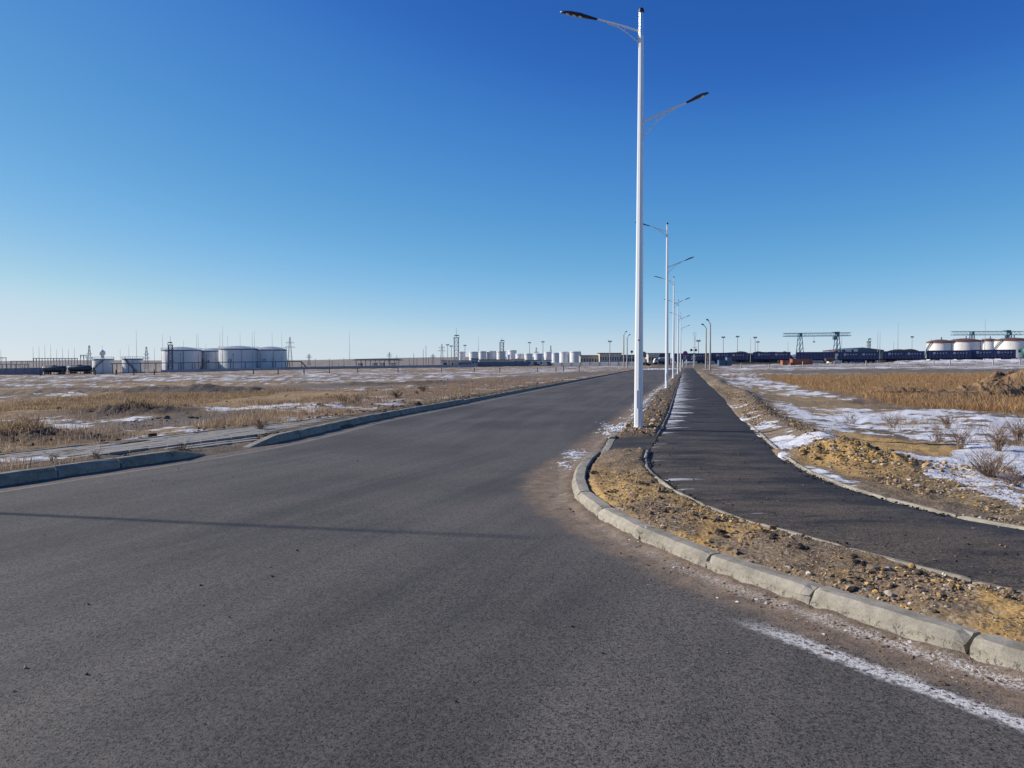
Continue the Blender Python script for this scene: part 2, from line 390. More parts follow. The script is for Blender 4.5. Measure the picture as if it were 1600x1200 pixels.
class MB:
    def __init__(s): s.v = []; s.f = []
    def add(s, vs, fs):
        b = len(s.v); s.v += [tuple(v) for v in vs]; s.f += [tuple(i + b for i in f) for f in fs]; return s
    def box(s, x0, x1, y0, y1, z0, z1):
        return s.add([(x0, y0, z0), (x1, y0, z0), (x1, y1, z0), (x0, y1, z0), (x0, y0, z1), (x1, y0, z1), (x1, y1, z1), (x0, y1, z1)],
                     [(0, 3, 2, 1), (4, 5, 6, 7), (0, 1, 5, 4), (1, 2, 6, 5), (2, 3, 7, 6), (3, 0, 4, 7)])
    def tube(s, p, q, r0, r1=None, n=6, cap=True):
        p = Vector(p); q = Vector(q); r1 = r0 if r1 is None else r1
        d = (q - p).normalized(); a = Vector((0, 0, 1)) if abs(d.z) < .9 else Vector((1, 0, 0))
        u = d.cross(a).normalized(); w = d.cross(u); vs = []
        for c, r in ((p, r0), (q, r1)):
            for i in range(n):
                t = 2 * math.pi * (i + .5) / n; vs.append(c + (u * math.cos(t) + w * math.sin(t)) * r)
        fs = [(i, i + n, (i + 1) % n + n, (i + 1) % n) for i in range(n)]
        if cap: fs += [tuple(range(n)), tuple(range(2 * n - 1, n - 1, -1))]
        return s.add(vs, fs)
    def poly(s, pts, rs, n=8):
        for i in range(len(pts) - 1): s.tube(pts[i], pts[i + 1], rs[i], rs[i + 1], n)
        return s
    def bar(s, p, q, w): return s.tube(p, q, w * .7071, None, 4)
    def lathe(s, prof, n=32, cx=0, cy=0):
        vs = []; fs = []
        for r, z in prof:
            for i in range(n):
                t = 2 * math.pi * i / n; vs.append((cx + r * math.cos(t), cy + r * math.sin(t), z))
        for j in range(len(prof) - 1):
            for i in range(n):
                a = j * n + i; b = j * n + (i + 1) % n; fs.append((a, b, b + n, a + n))
        return s.add(vs, fs)
    def prism(s, outline, axis, a, b):
        """extrude a 2D outline along axis ('x','y','z') from a to b"""
        n = len(outline)
        def P3(u, v, w): return {'x': (w, u, v), 'y': (u, w, v), 'z': (u, v, w)}[axis]
        vs = [P3(u, v, a) for u, v in outline] + [P3(u, v, b) for u, v in outline]
        fs = [(i, (i + 1) % n, (i + 1) % n + n, i + n) for i in range(n)] + [tuple(range(n - 1, -1, -1)), tuple(range(n, 2 * n))]
        return s.add(vs, fs)
    def obj(s, name, m, parent=None, smooth=False, bevel=0, loc=None):
        me = bpy.data.meshes.new(name); me.from_pydata(s.v, [], s.f); me.update()
        import bmesh
        b = bmesh.new(); b.from_mesh(me); bmesh.ops.recalc_face_normals(b, faces=b.faces)
        if bevel: bmesh.ops.bevel(b, geom=list(b.edges), offset=bevel, segments=1, affect='EDGES')
        b.to_mesh(me); b.free()
        if smooth:
            me.polygons.foreach_set('use_smooth', [True] * len(me.polygons))
            me.set_sharp_from_angle(angle=R(40))
        me.materials.append(m)
        o = bpy.data.objects.new(name, me); C.objects.link(o)
        if parent: o.parent = parent
        if loc: o.location = loc
        return o
def tag(o, label=None, cat=None, group=None, kind=None):
    if label: o['label'] = label
    if cat: o['category'] = cat
    if group: o['group'] = group
    if kind: o['kind'] = kind
    return o
def thing(name, label, cat, loc=(0, 0, 0), rz=0, group=None, tiltx=0, tilty=0):
    o = bpy.data.objects.new(name, None); C.objects.link(o); o.empty_display_size = .2
    o.location = loc; o.rotation_euler = (tiltx, tilty, rz); return tag(o, label, cat, group)
def copy_tree(o, parent=None):
    c = o.copy(); C.objects.link(c)
    if parent is not None: c.parent = parent
    for ch in [k for k in o.children]: copy_tree(ch, c)
    return c

# ================================================================== GROUND
def rows():
    y = [-28, -20, -14, -10, -7, -4.5, -2.5, -1, 0, .7, 1.2, 1.6, 2.0]
    v = 2.3
    while v < 9.5: y.append(v); v += .05
    while v < 4000: y.append(v); v += max(.05, v * v / 1450)
    y += [4000, 5200, 7000]
    y += list(np.arange(92, 216, 5.0)) + list(np.arange(218, 306, 2.5)) + list(np.arange(372, 400, 2.5))
    return np.unique(np.round(np.array(y), 3))
YR = rows()
def lat(a, b, n, pw=1.0): return a + (b - a) * np.linspace(0, 1, n) ** pw
scale_y = np.maximum(YR, 1.5)
sL = np.concatenate([-(np.geomspace(1.05, 12, 16)[::-1]), -lat(.0, 1.0, 300)[::-1] - .0])   # left field, as offset in bearing from the kerb
sR = np.concatenate([lat(0, .75, 230), np.geomspace(.8, 12, 16)])
kl, kr = xl(YR), xr(YR); pl_, pr_ = xpl(YR), xpr(YR)
cols = []; reg = []
offs = np.concatenate([[0, .06, .14, .24, .36, .5, .7]])
for s in sL[:-1]:
    cols.append((kl - KW + .02) + s * (scale_y + .6)); reg.append(0)
for o_ in offs[::-1]:
    cols.append(kl - KW + .02 - o_ * np.minimum(1, scale_y * .0067 * 1.0 + .0)); reg.append(0)
cols.append(kl - KW + .06); reg.append(1)
cols.append(kl + (kr - kl) * .5); reg.append(1)
cols.append(kr + KW - .06); reg.append(1)
nv = 34
for i in range(nv):
    cols.append((kr + KW - .02) + (pl_ - kr - KW + .06) * i / (nv - 1)); reg.append(2)
cols.append(pl_ + .12); reg.append(3)
cols.append(pr_ - .12); reg.append(3)
for s in sR:
    cols.append(pr_ - .05 + s * (scale_y + .6)); reg.append(4)
X = np.stack(cols, 1); Y = np.repeat(YR[:, None], X.shape[1], 1)
# beyond the built strips the columns relax but keep their order
RG = np.repeat(np.array(reg)[None, :], len(YR), 0)
far = Y > 176
RG = np.where(far & (RG == 3), 4, RG)
RG = np.where((Y > ROAD_END + 1) & (RG == 1), 2, RG)
X = np.maximum.accumulate(X, axis=1)

def land(x, y, rg):
    """height of the ground sheet"""
    z = E(x, y)
    nearf = 1 - sstep(60, 160, y)
    d_l = kl_at(y) - KW - x            # metres left of the left kerb
    d_r = x - xpr(y)                   # metres right of the path
    n1 = fbm(x * .35, y * .35, 3) - .5; n2 = fbm(x * 1.7, y * 1.7, 9) - .5; n3 = fbm(x * 7, y * 7, 17, 3) - .5
    # left: kerb-high verge falling to the field
    zl = .115 * (1 - sstep(5, 14, d_l)) + n1 * .35 * sstep(3.5, 9, d_l) + n2 * .10 * sstep(.3, 1.5, d_l) + n3 * .03
    zl = zl + .02 - .02 * sstep(0, .3, d_l)
    for px, py, hh, rx, ry in ((300, 612, .26, 4, 2.5), (215, 612, .14, 6, 2.0), (195, 651, .28, 1.6, 1.2), (255, 643, .2, 1.5, 1), (48, 697, .30, .9, .7), (520, 640, .2, 1.4, 1.2), (640, 600, .2, 5, 2.4), (30, 617, .2, 7, 1.8), (880, 583, .25, 5, 4)):
        cx, cy = G(px, py); zl = zl + hh * np.exp(-((x - cx) / rx) ** 2 - ((y - cy) / ry) ** 2) * (.75 + .9 * (n2 + n3))
    inr = (y > RY0 - .05) & (y < RY1 + .05) & (d_l < 1.9)
    zl = np.where(inr, np.minimum(zl, -.04 + .085 * np.clip(d_l / 1.4, 0, 1)), zl)
    # verge between kerb and path
    zv = .125 + n2 * .07 + n3 * .055 - .0
    w = np.clip((x - xr(y) - KW) / np.maximum(xpl(y) - xr(y) - KW, .05), 0, 1)
    zv = zv * 1.0 + (.03 * np.sin(np.pi * w)) - .045 * (1 - sstep(0, .12, w)) - .03 * sstep(.88, 1, w)
    # right field: rubble ridge beside the path then lower ground
    ridge = .17 * np.exp(-((d_r - .95 - .25 * np.sin(y * .21)) / .5) ** 2) * sstep(9, 14, y) * (.6 + 1.5 * np.clip(fbm(x * .5, y * .35, 31), 0, 1))
    zr = .07 * (1 - sstep(.1, 1.2, d_r)) + ridge - .10 * sstep(1.5, 3.5, d_r) + n1 * .28 * sstep(2, 7, d_r) + n2 * .12 * sstep(.1, .8, d_r) + n3 * .045
    cx, cy = G(1355, 724)
    ax = (x - cx) * .93 + (y - cy) * -.36; ay = (x - cx) * .36 + (y - cy) * .93
    zr = zr + .125 * np.exp(-(ax / 1.5) ** 2 - (ay / .55) ** 2) * (.9 + 1.2 * (n2 + n3))
    # big dug heap on the right
    for px, py, hh, rx, ry in ((1585, 616, 1.15, 1.7, 2.0), (1535, 617, .55, 1.8, 1.6), (1660, 612, 1.35, 4, 2.6), (1575, 604, .7, 2.4, 2.0), (1450, 614, .3, 2.6, 1.2), (1370, 650, .1, 1.2, .8)):
        if hh > .35: continue
        cx, cy = G(px, py); zr = zr + hh * np.exp(-np.abs((x - cx) / rx) ** 2.4 - np.abs((y - cy) / ry) ** 2.4) * (.8 + .8 * n2)
    zz = np.where(rg <= 0, zl, np.where(rg == 2, zv, np.where(rg == 4, zr, -.09)))
    zz = zz * np.where(rg == 1, 1.0, nearf) + np.where(nearf < 1, (1 - nearf) * (np.where(rg == 1, 0, n1 * .5)), 0)
    hills = sstep(1100, 2600, y) * (1 - sstep(5000, 6900, y)) * (5 + 14 * fbm(x / 700, y / 900, 5) + 8 * sstep(-.3, .0, x / np.maximum(y, 1))) * (1 - .8 * sstep(.12, .35, x / np.maximum(y, 1)))
    # low step of soil just past the ends of road and path
    return z + zz + hills - .03 * sstep(150, 170, y) * 0
kl_at = xl
RY0, RY1 = G(273, 707, KH)[1] - .1, G(384, 696, .03)[1] + 1.1      # gap in the left kerb
Z = land(X, Y, RG)
# apron crossing between kerb and path: lower the verge
AY0, AY1 = G(937, 706.5, .07)[1], G(1000, 681, .09)[1]
ap = (RG == 2) & (Y > AY0 - .02) & (Y < AY1 + .02); Z = np.where(ap, -.05, Z)
# paved footway on the left is cut in too: handled by its own sheet standing proud

# colours ----
def colours(x, y, rg):
    n1 = fbm(x * .12, y * .12, 41); n2 = fbm(x * .8, y * .8, 47); n3 = fbm(x * 4, y * 4, 49, 3)
    shape = np.shape(x)
    col = np.zeros(shape + (3,)); sn = np.zeros(shape)
    def mixc(mask, c):
        nonlocal col
        m_ = np.clip(mask, 0, 1)[..., None]; col = col * (1 - m_) + np.array(c) * m_
    def setsn(mask, v):
        nonlocal sn
        m_ = np.clip(mask, 0, 1); sn = sn * (1 - m_) + v * m_
    soil = (.15, .112, .082); grass = (.33, .22, .115); grey = (.14, .12, .105); clay = (.45, .285, .105); red = (.19, .12, .08)
    col[...] = soil
    mixc(sstep(.45, .65, n2) * .6, grass)
    setsn(np.ones(shape), .22)
    L = rg == 0; Rr = rg == 4; V = rg == 2
    # ---- left field
    setsn(L * 1.0, .40)
    mixc(L * sstep(.4, .6, n1 * .6 + n2 * .4) * .8, grass)
    wob = (n2 - .5) * 3
    b = polymask(x, y + wob, PG((-500, 660), (0, 660), (250, 650), (480, 632), (620, 618), (480, 612), (0, 628), (-500, 630)), 4); mixc(L * b, grass); setsn(L * b, .08)
    b = polymask(x, y + wob * .4, PG((-300, 690), (0, 688), (150, 682), (240, 668), (330, 655), (200, 650), (0, 655), (-300, 655)), 1.5); setsn(L * b, .62)
    b = polymask(x, y + wob * .3, PG((-60, 704), (60, 700), (80, 684), (0, 676), (-80, 676)), .8); mixc(L * b, grass); setsn(L * b, .1)
    b = polymask(x, y + wob * .3, PG((90, 688), (420, 662), (420, 648), (300, 655), (140, 674)), .8); mixc(L * b, grey); setsn(L * b, .22)
    b = polymask(x, y + wob * .3, PG((230, 655), (430, 643), (500, 638), (460, 633), (300, 644), (215, 650)), .8); setsn(L * b, .72)
    b = polymask(x, y + wob * .3, PG((500, 650), (980, 580), (980, 577), (800, 590), (600, 618), (480, 640)), 1.0); mixc(L * b * .7, red); setsn(L * b, .33)
    b = polymask(x, y + wob, PG((-800, 601), (700, 592), (1000, 574), (1000, 571), (700, 578), (300, 584), (-800, 590)), 6); mixc(L * b * .7, (.20, .155, .125)); setsn(L * b, .46)
    tr = segdist(x, y, [G(-400, 618), G(0, 612), G(250, 607), G(480, 604), G(700, 597), G(870, 588), G(960, 581)])
    b = 1 - sstep(2.6, 4.2, tr + wob * .3); mixc(L * b, (.165, .14, .122)); setsn(L * b, .0)
    dl = xl(y) - KW - x
    b = (1 - sstep(.5, 1.3, dl)) * (y < 60); mixc(L * b, (.115, .088, .066)); setsn(L * b, .10)
    for px, py, rx, ry in ((300, 612, 5.5, 3.4), (195, 651, 2, 1.4), (640, 600, 5, 3), (48, 697, 1.2, .8)):
        cx, cy = G(px, py); b = np.exp(-((x - cx) / rx) ** 2 - ((y - cy) / ry) ** 2) * 1.4; mixc(L * b, (.09, .068, .058)); setsn(L * b, 0)
    # ---- verge
    mixc(V * 1.0, (.22, .16, .105)); setsn(V * 1.0, 0)
    mixc(V * sstep(.30, .54, n2 + (n3 - .5) * .5) * (1 - sstep(8.5, 12, y)) * .95, clay)
    mixc(V * sstep(15, 17, y) * .75, (.105, .082, .066))
    b = (1 - sstep(.0, .35, x - xr(y) - KW)) * sstep(17, 20, y) * (y < 60); setsn(V * b, .55)
    # ---- right field
    d = x - xpr(y)
    setsn(Rr * 1.0, .42); mixc(Rr * sstep(.42, .58, n2) * .7, (.27, .18, .10))
    b = 1 - sstep(1.3, 2.2, d + (n2 - .5) * 1.2); mixc(Rr * b, (.22, .165, .11)); setsn(Rr * b, .22)
    b = np.exp(-((d - 2.2 - (n2 - .5)) / .55) ** 2) * (y > 13) * (y < 62); setsn(Rr * b, .72)
    b = np.exp(-((d - .25) / .4) ** 2) * (y > 9.5) * (y < 26) * sstep(.46, .60, fbm(x * .35, y * .35, 77)); setsn(Rr * b, .55)
    b = polymask(x, y + (n2 - .5) * .8, PG((1180, 690), (1270, 745), (1340, 770), (1370, 752), (1300, 725), (1310, 700), (1250, 672)), .6); setsn(Rr * b, .52)
    b = polymask(x, y + (n2 - .5) * .7, PG((1240, 727), (1330, 752), (1440, 755), (1430, 726), (1400, 705), (1330, 698)), .5); mixc(Rr * b, clay); setsn(Rr * b, .06)
    b = polymask(x, y + (n2 - .5) * .7, PG((1330, 752), (1380, 775), (1620, 830), (1620, 795), (1500, 765), (1440, 745)), .5); mixc(Rr * b, (.24, .175, .10)); setsn(Rr * b, .12)
    b = polymask(x, y + (n2 - .5) * .5, PG((1300, 703), (1390, 712), (1450, 740), (1500, 765), (1620, 795), (1620, 700), (1520, 690), (1440, 705), (1350, 697)), .5); setsn(Rr * b, .84)
    b = polymask(x, y + (n2 - .5) * .6, PG((1330, 696), (1480, 703), (1520, 695), (1440, 682), (1300, 672)), .5); mixc(Rr * b, clay); setsn(Rr * b, .12)
    b = polymask(x, y + (n2 - .5) * 1.5, PG((1140, 600), (1230, 640), (1330, 655), (1420, 655), (1300, 620), (1220, 603)), 1.5); mixc(Rr * b, (.27, .19, .10)); setsn(Rr * b, .30)
    b = polymask(x, y + (n2 - .5) * 3, PG((1145, 590), (1240, 616), (1350, 622), (1340, 612), (1240, 596), (1180, 590)), 3); setsn(Rr * b, .60)
    b = polymask(x, y + (n2 - .5) * 1.5, PG((1300, 632), (1620, 650), (2000, 650), (2000, 690), (1620, 690), (1420, 672), (1290, 650)), 1.5); setsn(Rr * b, .64)
    b = polymask(x, y + (n2 - .5) * 3, PG((1190, 586), (1400, 584), (2300, 584), (2300, 646), (1600, 645), (1400, 628), (1260, 604)), 2); mixc(Rr * b, (.28, .185, .09)); setsn(Rr * b, .06)
    b = polymask(x, y, PG((1380, 624), (1500, 612), (2300, 600), (2300, 628), (1600, 626), (1440, 632)), 2); mixc(Rr * b, (.13, .085, .06)); setsn(Rr * b, .14)
    # bands at the far side of the right field
    b = sstep(104, 112, y) * (1 - sstep(128, 136, y)) * sstep(8, 16, d); mixc(Rr * b, (.15, .14, .13)); setsn(Rr * b, .0)
    b = sstep(130, 138, y + wob) * (1 - sstep(160, 185, y)) * sstep(3, 10, d); setsn(Rr * b, .53)
    b = sstep(165, 185, y); mixc(Rr * b, (.20, .16, .125)); setsn(Rr * b, .46)
    b = (1 - sstep(1.5, 6, segdist(x, y, BERM))); setsn(b, .60)
    b = (1 - sstep(3.2, 5, segdist(x, y, L1))); mixc(b, (.055, .05, .055)); setsn(b, .04)
    b = (1 - sstep(6, 8, segdist(x, y, R1))); mixc(b, (.07, .06, .055)); setsn(b, .12)
    # beyond the road end: bare brown crossing ground with a line of snow
    b = (np.abs(x - .226 * y + 0) < 7.5) & (y > ROAD_END - 3) & (y < 290); mixc(b * 1.0, (.17, .135, .112)); setsn(b * 1.0, 0)
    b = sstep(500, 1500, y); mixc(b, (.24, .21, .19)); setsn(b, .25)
    sn = np.where((sn > .3) & (y < 110), sn + (n3 - .5) * .55 + (fbm(x * 1.6, y * 1.2, 133, 4) - .5) * .8, sn)
    sn = np.where(sn < .2, sn * (y > 12), sn)
    return col, sn
col, sn = colours(X, Y, RG)
nr, nc = X.shape
idx = np.arange(nr * nc).reshape(nr, nc)
F = np.stack([idx[:-1, :-1], idx[:-1, 1:], idx[1:, 1:], idx[1:, :-1]], -1).reshape(-1, 4)
ground = mesh_np('ground', np.stack([X, Y, Z], -1).reshape(-1, 3), F, M_ground, {'Col': col.reshape(-1, 3), 'snow': sn.ravel()}, True)
tag(ground, kind='structure')

def zland(x, y, rg): return land(np.asarray(x, float), np.asarray(y, float), np.full(np.shape(x), rg))

# ================================================================== ROAD
yr_ = YR[YR < ROAD_END]; yr_ = np.append(yr_, ROAD_END)
ss = np.concatenate([np.linspace(0, .06, 6), np.linspace(.1, .8, 22), np.linspace(.82, 1, 34)])
a, b = xl(yr_) - .03, xr(yr_) + .03
XX = a[:, None] + (b - a)[:, None] * ss[None, :]; YY = np.repeat(yr_[:, None], len(ss), 1)
dk = (b[:, None] - .03 - XX) * .90; dlv = (XX - a[:, None] - .03) * .93
dwf = np.interp(yr_, [-30, 2, 3.5, 5, 7, 8.5, 10, 12, 14, 18, 25, 40, 60, 90, 160], [.42, .42, .42, .38, .36, .44, .56, .58, .50, .42, .38, .38, .38, .38, .3])
DW = np.repeat(dwf[:, None], len(ss), 1)
salt = np.repeat(np.interp(yr_, [-30, 4.1, 4.45, 4.75, 200], [1, 1, .8, 0, 0])[:, None], len(ss), 1)
fringe = np.repeat(np.interp(yr_, [-30, 4.2, 5.2, 6.5, 8, 200], [.9, .8, .45, .2, .1, .1])[:, None], len(ss), 1)
ZZ = tilt(XX, YY) + .004 + .03 * np.sin(np.pi * ss)[None, :] * 0
lump = (fbm(XX * 9, YY * 9, 61, 3) - .35) * .05 * np.exp(-(dk / .22) ** 2) + .02 * np.exp(-((dk - .02) / .08) ** 2)
ZZ = ZZ + np.clip(lump, 0, 1) + .012 * fbm(XX * .4, YY * .4, 66)
nr, nc = XX.shape; idx = np.arange(nr * nc).reshape(nr, nc)
F = np.stack([idx[:-1, :-1], idx[:-1, 1:], idx[1:, 1:], idx[1:, :-1]], -1).reshape(-1, 4)
road = mesh_np('road', np.stack([XX, YY, ZZ], -1).reshape(-1, 3), F, M_road,
               {'dk': dk.ravel(), 'dl': dlv.ravel(), 'dw': DW.ravel(), 'salt': salt.ravel(), 'fringe': fringe.ravel(), 'UV': np.stack([dlv, YY], -1).reshape(-1, 2)}, True)
tag(road, kind='structure')
# snow strip left by the plough across the road end
q = MB(); xa, xb = float(xl(ROAD_END)), float(xr(ROAD_END)); zz = tl(xb, ROAD_END)
n_ = 24
for i in range(n_):
    x0 = xa + (xb - xa) * i / n_; x1 = xa + (xb - xa) * (i + 1) / n_; h = .10 + .08 * random.random()
    q.prism([(ROAD_END - .7 - random.random() * .3, zz - .1), (ROAD_END - .3, zz + h), (ROAD_END + .9, zz + h * .8), (ROAD_END + 1.6, zz - .1)], 'x', x0, x1)
M_snow = mat('packed_snow', (.78, .79, .82), .6, var=.08, scale=2, bump=.5, bscale=8)
tag(q.obj('snow', M_snow), kind='stuff')

# ================================================================== PATH (asphalt footpath) with the apron to the road
yp = YR[(YR > -20) & (YR < PATH_END)]
sp_ = np.linspace(0, 1, 30)
a, b = xpl(yp) + .0, xpr(yp) + .0
XX = a[:, None] + (b - a)[:, None] * sp_; YY = np.repeat(yp[:, None], 30, 1)
ZZ = tilt(XX, YY) + .098 + (fbm(XX * .8, YY * .8, 70) - .5) * .03 + (fbm(XX * 6, YY * 6, 71, 2) - .5) * .008 - .018 * (np.abs(sp_ * 2 - 1) ** 8)[None, :]
dust = np.interp(yp, [-20, 4, 7, 9, 13, 18, 40, 100, 172], [.66, .68, .66, .60, .50, .28, .2, .3, .55])[:, None] * (1.1 - .75 * sstep(.55, 1.0, sp_))[None, :] 
snp = np.interp(yp, [0, 13, 16, 20, 30, 50, 90, 120], [.05, .08, .22, .45, .60, .55, .4, .2])[:, None] * (np.exp(-(sp_ / .3) ** 2) + .06)[None, :]
V_ = np.stack([XX, YY, ZZ], -1).reshape(-1, 3); nr, nc = XX.shape; idx = np.arange(nr * nc).reshape(nr, nc)
F1 = np.stack([idx[:-1, :-1], idx[:-1, 1:], idx[1:, 1:], idx[1:, :-1]], -1).reshape(-1, 4)
ya = np.linspace(AY0, AY1, 26); s2 = np.linspace(0, 1, 16)
a, b = xr(ya) + KW - .01, xpl(ya) - .002
XA_ = a[:, None] + (b - a)[:, None] * s2; YA_ = np.repeat(ya[:, None], 16, 1)
ZA_ = tilt(XA_, YA_) + .035 + .063 * s2[None, :] ** .7 + (fbm(XA_ * 5, YA_ * 5, 75, 2) - .5) * .01
V2 = np.stack([XA_, YA_, ZA_], -1).reshape(-1, 3); id2 = np.arange(26 * 16).reshape(26, 16) + len(V_)
F2 = np.stack([id2[:-1, :-1], id2[:-1, 1:], id2[1:, 1:], id2[1:, :-1]], -1).reshape(-1, 4)
path = mesh_np('path', np.r_[V_, V2], np.r_[F1, F2], M_path, {'dust': np.r_[dust.ravel(), np.full(416, .3)], 'snow': np.r_[snp.ravel(), np.full(416, .02)]}, True)
tag(path, kind='structure')

# ================================================================== KERBS
def arc_points(fn, y0, y1, step, side=0.0):
    ys = np.linspace(y0, y1, int(abs(y1 - y0) * 40)); xs = fn(ys)
    s = np.concatenate([[0], np.cumsum(np.hypot(np.diff(xs), np.diff(ys)))])
    t = np.arange(0, s[-1], step)
    return [(float(np.interp(v, s, xs)), float(np.interp(v, s, ys))) for v in t]
def kerb_mesh(L, w, h, seg, seedv, bottom=-.12, rough=.004, chip=True):
    """one kerbstone along +Y, front face at x=0, body towards +x (sgn applied by the caller)"""
    r_ = random.Random(seedv)
    prof = [(0, bottom), (0, -.0), (0, .04), (.004, h * .62), (.012, h - .035), (.045, h - .002), (w * .55, h), (w - .012, h - .002), (w, h - .015), (w, bottom)]
    vs = []; fs = []; n = len(prof)
    ph = r_.random() * 50
    for j in range(seg + 1):
        y = L * j / seg
        for k, (x, z) in enumerate(prof):
            e = (vnoise(np.array(y * 9 + ph), np.array(k * 1.7), 5) - .5) * rough * 2
            dx = float(e); dz = float(e) * .5
            endc = 1 if (j in (0, seg)) else 0
            if chip and endc and k in (4, 5): dx += .008 + (.035 * r_.random() if r_.random() < .6 else 0); dz -= .007 + (.012 * r_.random())
            if chip and endc and k in (6, 7, 8): dz -= .005
            if chip and endc and k in (2, 3): dx += .03 * r_.random() ** 2
            if k in (1, 2) : dx += float((vnoise(np.array(y * 22 + ph), np.array(k * 9.), 8) - .3)) * .012
            vs.append((x + dx, y, z + dz))
    for j in range(seg):
        for k in range(n - 1):
            a = j * n + k; fs.append((a, a + 1, a + n + 1, a + n))
    fs.append(tuple(range(n))); fs.append(tuple(range((seg + 1) * n - 1, seg * n - 1, -1)))
    me = bpy.data.meshes.new('kerbstone'); me.from_pydata(vs, [], fs)
    import bmesh
    b = bmesh.new(); b.from_mesh(me); bmesh.ops.recalc_face_normals(b, faces=b.faces); b.to_mesh(me); b.free()
    me.materials.append(M_kerb); return me
def lay_kerb(parent, fn, y0, y1, sgn, hfn, near=14, gap=.019, w=KW, step=1.0, name='kerbstone', proto_h=KH, farseg=2):
    pts = arc_points(fn, y0, y1, step)
    protos = [kerb_mesh(step, w, proto_h, farseg if farseg else 2, 900 + i) for i in range(4)]
    for i in range(len(pts) - 1):
        (ax, ay), (bx, by) = pts[i], pts[i + 1]; L = math.hypot(bx - ax, by - ay)
        hA = hfn((ay + by) / 2)
        if hA is None: continue
        hh, zz = hA
        isn = ay < near and ay > 1
        me = kerb_mesh(L, w, hh, 16, 100 + i) if isn else protos[i % 4]
        o = bpy.data.objects.new(name, me); C.objects.link(o); o.parent = parent
        ang = math.atan2(by - ay, bx - ax) - math.pi / 2
        g = gap * (1 + (random.random() - .3) * 1.0)
        o.location = (ax, ay, tl(ax, ay) + zz + random.uniform(-.004, .004))
        o.rotation_euler = (random.uniform(-.004, .004), random.uniform(-.012, .012) * sgn, ang + random.uniform(-.006, .006))
        sc = (L - g) / (L if isn else step)
        o.scale = (sgn, sc, 1 if isn else hh / proto_h)
def hr(y):
    if AY0 - .15 < y < AY1: return (.05, 0)
    if y < AY0: return (KH, 0)
    return (.09 + .03 * min(1, (y - AY1) / 10), 0)
kerb_r = thing('kerb', None, None); kerb_r['kind'] = 'structure'
lay_kerb(kerb_r, xr, -1.1 + 0, ROAD_END, 1, hr, near=17)
def hl(y):
    return (KH + .03 if y < 30 else KH, 0)
kerb_l = thing('kerb', None, None); kerb_l['kind'] = 'structure'
GY0, GY1 = G(273, 707, KH)[1], G(384, 696, .03)[1] - .15
lay_kerb(kerb_l, xl, GY0, 1.0, 1, lambda y: hl(y), near=0)
# the left kerb runs the other way along the same line; the ramp gap stays open
lay_kerb(kerb_l, xl, GY1 + .9, ROAD_END - 6, -1, hl, near=0)
for yy0, yy1, h0, h1 in ((GY0, GY0 + .7, KH + .03, .03), (GY1 - .1, GY1 + .9, .02, KH + .03)):
    ax, ay, bx, by = float(xl(yy0)), yy0, float(xl(yy1)), yy1
    b_ = MB(); u = Vector((bx - ax, by - ay, 0)).normalized(); nrm = Vector((-u.y, u.x, 0))
    A0 = Vector((ax, ay, 0)); B0 = Vector((bx, by, 0)) - u * .012
    vs = []
    for P_, h in ((A0, h0), (B0, h1)):
        for d_, z_ in ((0, -.1), (0, h - .02), (.02, h), (KW, h), (KW, -.1)): vs.append(P_ + nrm * d_ + Vector((0, 0, z_)))
    b_.add(vs, [(0, 1, 6, 5), (1, 2, 7, 6), (2, 3, 8, 7), (3, 4, 9, 8), (4, 3, 2, 1, 0), (5, 6, 7, 8, 9)])
    b_.obj('ramp_stone', M_kerb, kerb_l)
# slim edging beside the footpath
edge = thing('path_edging', None, None); edge['kind'] = 'structure'
lay_kerb(edge, lambda y: xpl(y) - .075, 1.0, AY0 - .1, 1, lambda y: (.125 + .012 * math.sin(y * 2.2), 0), near=13, gap=.012, w=.075, name='edging_stone')
lay_kerb(edge, lambda y: xpl(y) - .075, AY1 + .1, 60, 1, lambda y: (.12, 0), near=13, w=.075, name='edging_stone')
lay_kerb(edge, lambda y: xpr(y) + .0, 4.0, 26, 1, lambda y: (.108, 0), near=13, w=.075, name='edging_stone')

# ================================================================== PAVED FOOTWAY (left)
# strip parallel to the kerb, widened into the ramp by the kerb gap
fn_in = lambda y: np.interp(y, [G(0, 732, .1)[1], G(200, 707, .1)[1], G(380, 683, .1)[1], G(520, 655, .1)[1]], [G(0, 732, .1)[0], G(200, 707, .1)[0], G(380, 683, .1)[0], G(520, 655, .1)[0]])
pA0, pA1 = Vector((*G(0, 731, .11), 0)), Vector((*G(420, 677, .11), 0))
pB0, pB1 = Vector((*G(0, 714, .11), 0)), Vector((*G(420, 663, .11), 0))
axd = (pA1 - pA0).normalized(); nrd = Vector((-axd.y, axd.x, 0))
wdt = max(1.0, (((pB0 - pA0).dot(nrd)) + ((pB1 - pA0).dot(nrd))) / 2)
ang = math.atan2(axd.y, axd.x)
foot = thing('paved_footway', None, None); foot['kind'] = 'structure'
pv_l, pv_w, pv_h, gp = .40, .20, .06, .016
pm = []
for k in range(5):
    b_ = MB(); b_.box(gp / 2, pv_l - gp / 2, gp / 2, pv_w - gp / 2, -pv_h, 0)
    o = b_.obj('paver', M_paver, None, bevel=.006); pm.append(o.data); bpy.data.objects.remove(o)
origin = pA0 - axd * 3.0
nrow = int(round(wdt / pv_w)); ncol = int(((pA1 - origin).length + 7) / pv_l)
def paver_ok(p):
    """is the ground point inside strip or ramp"""
    return True
rest = MB(); cells = []
ramp_poly = PG((205, 711), (232, 712), (300, 706), (384, 696), (425, 683), (440, 672), (300, 684))
extra_rows = 14
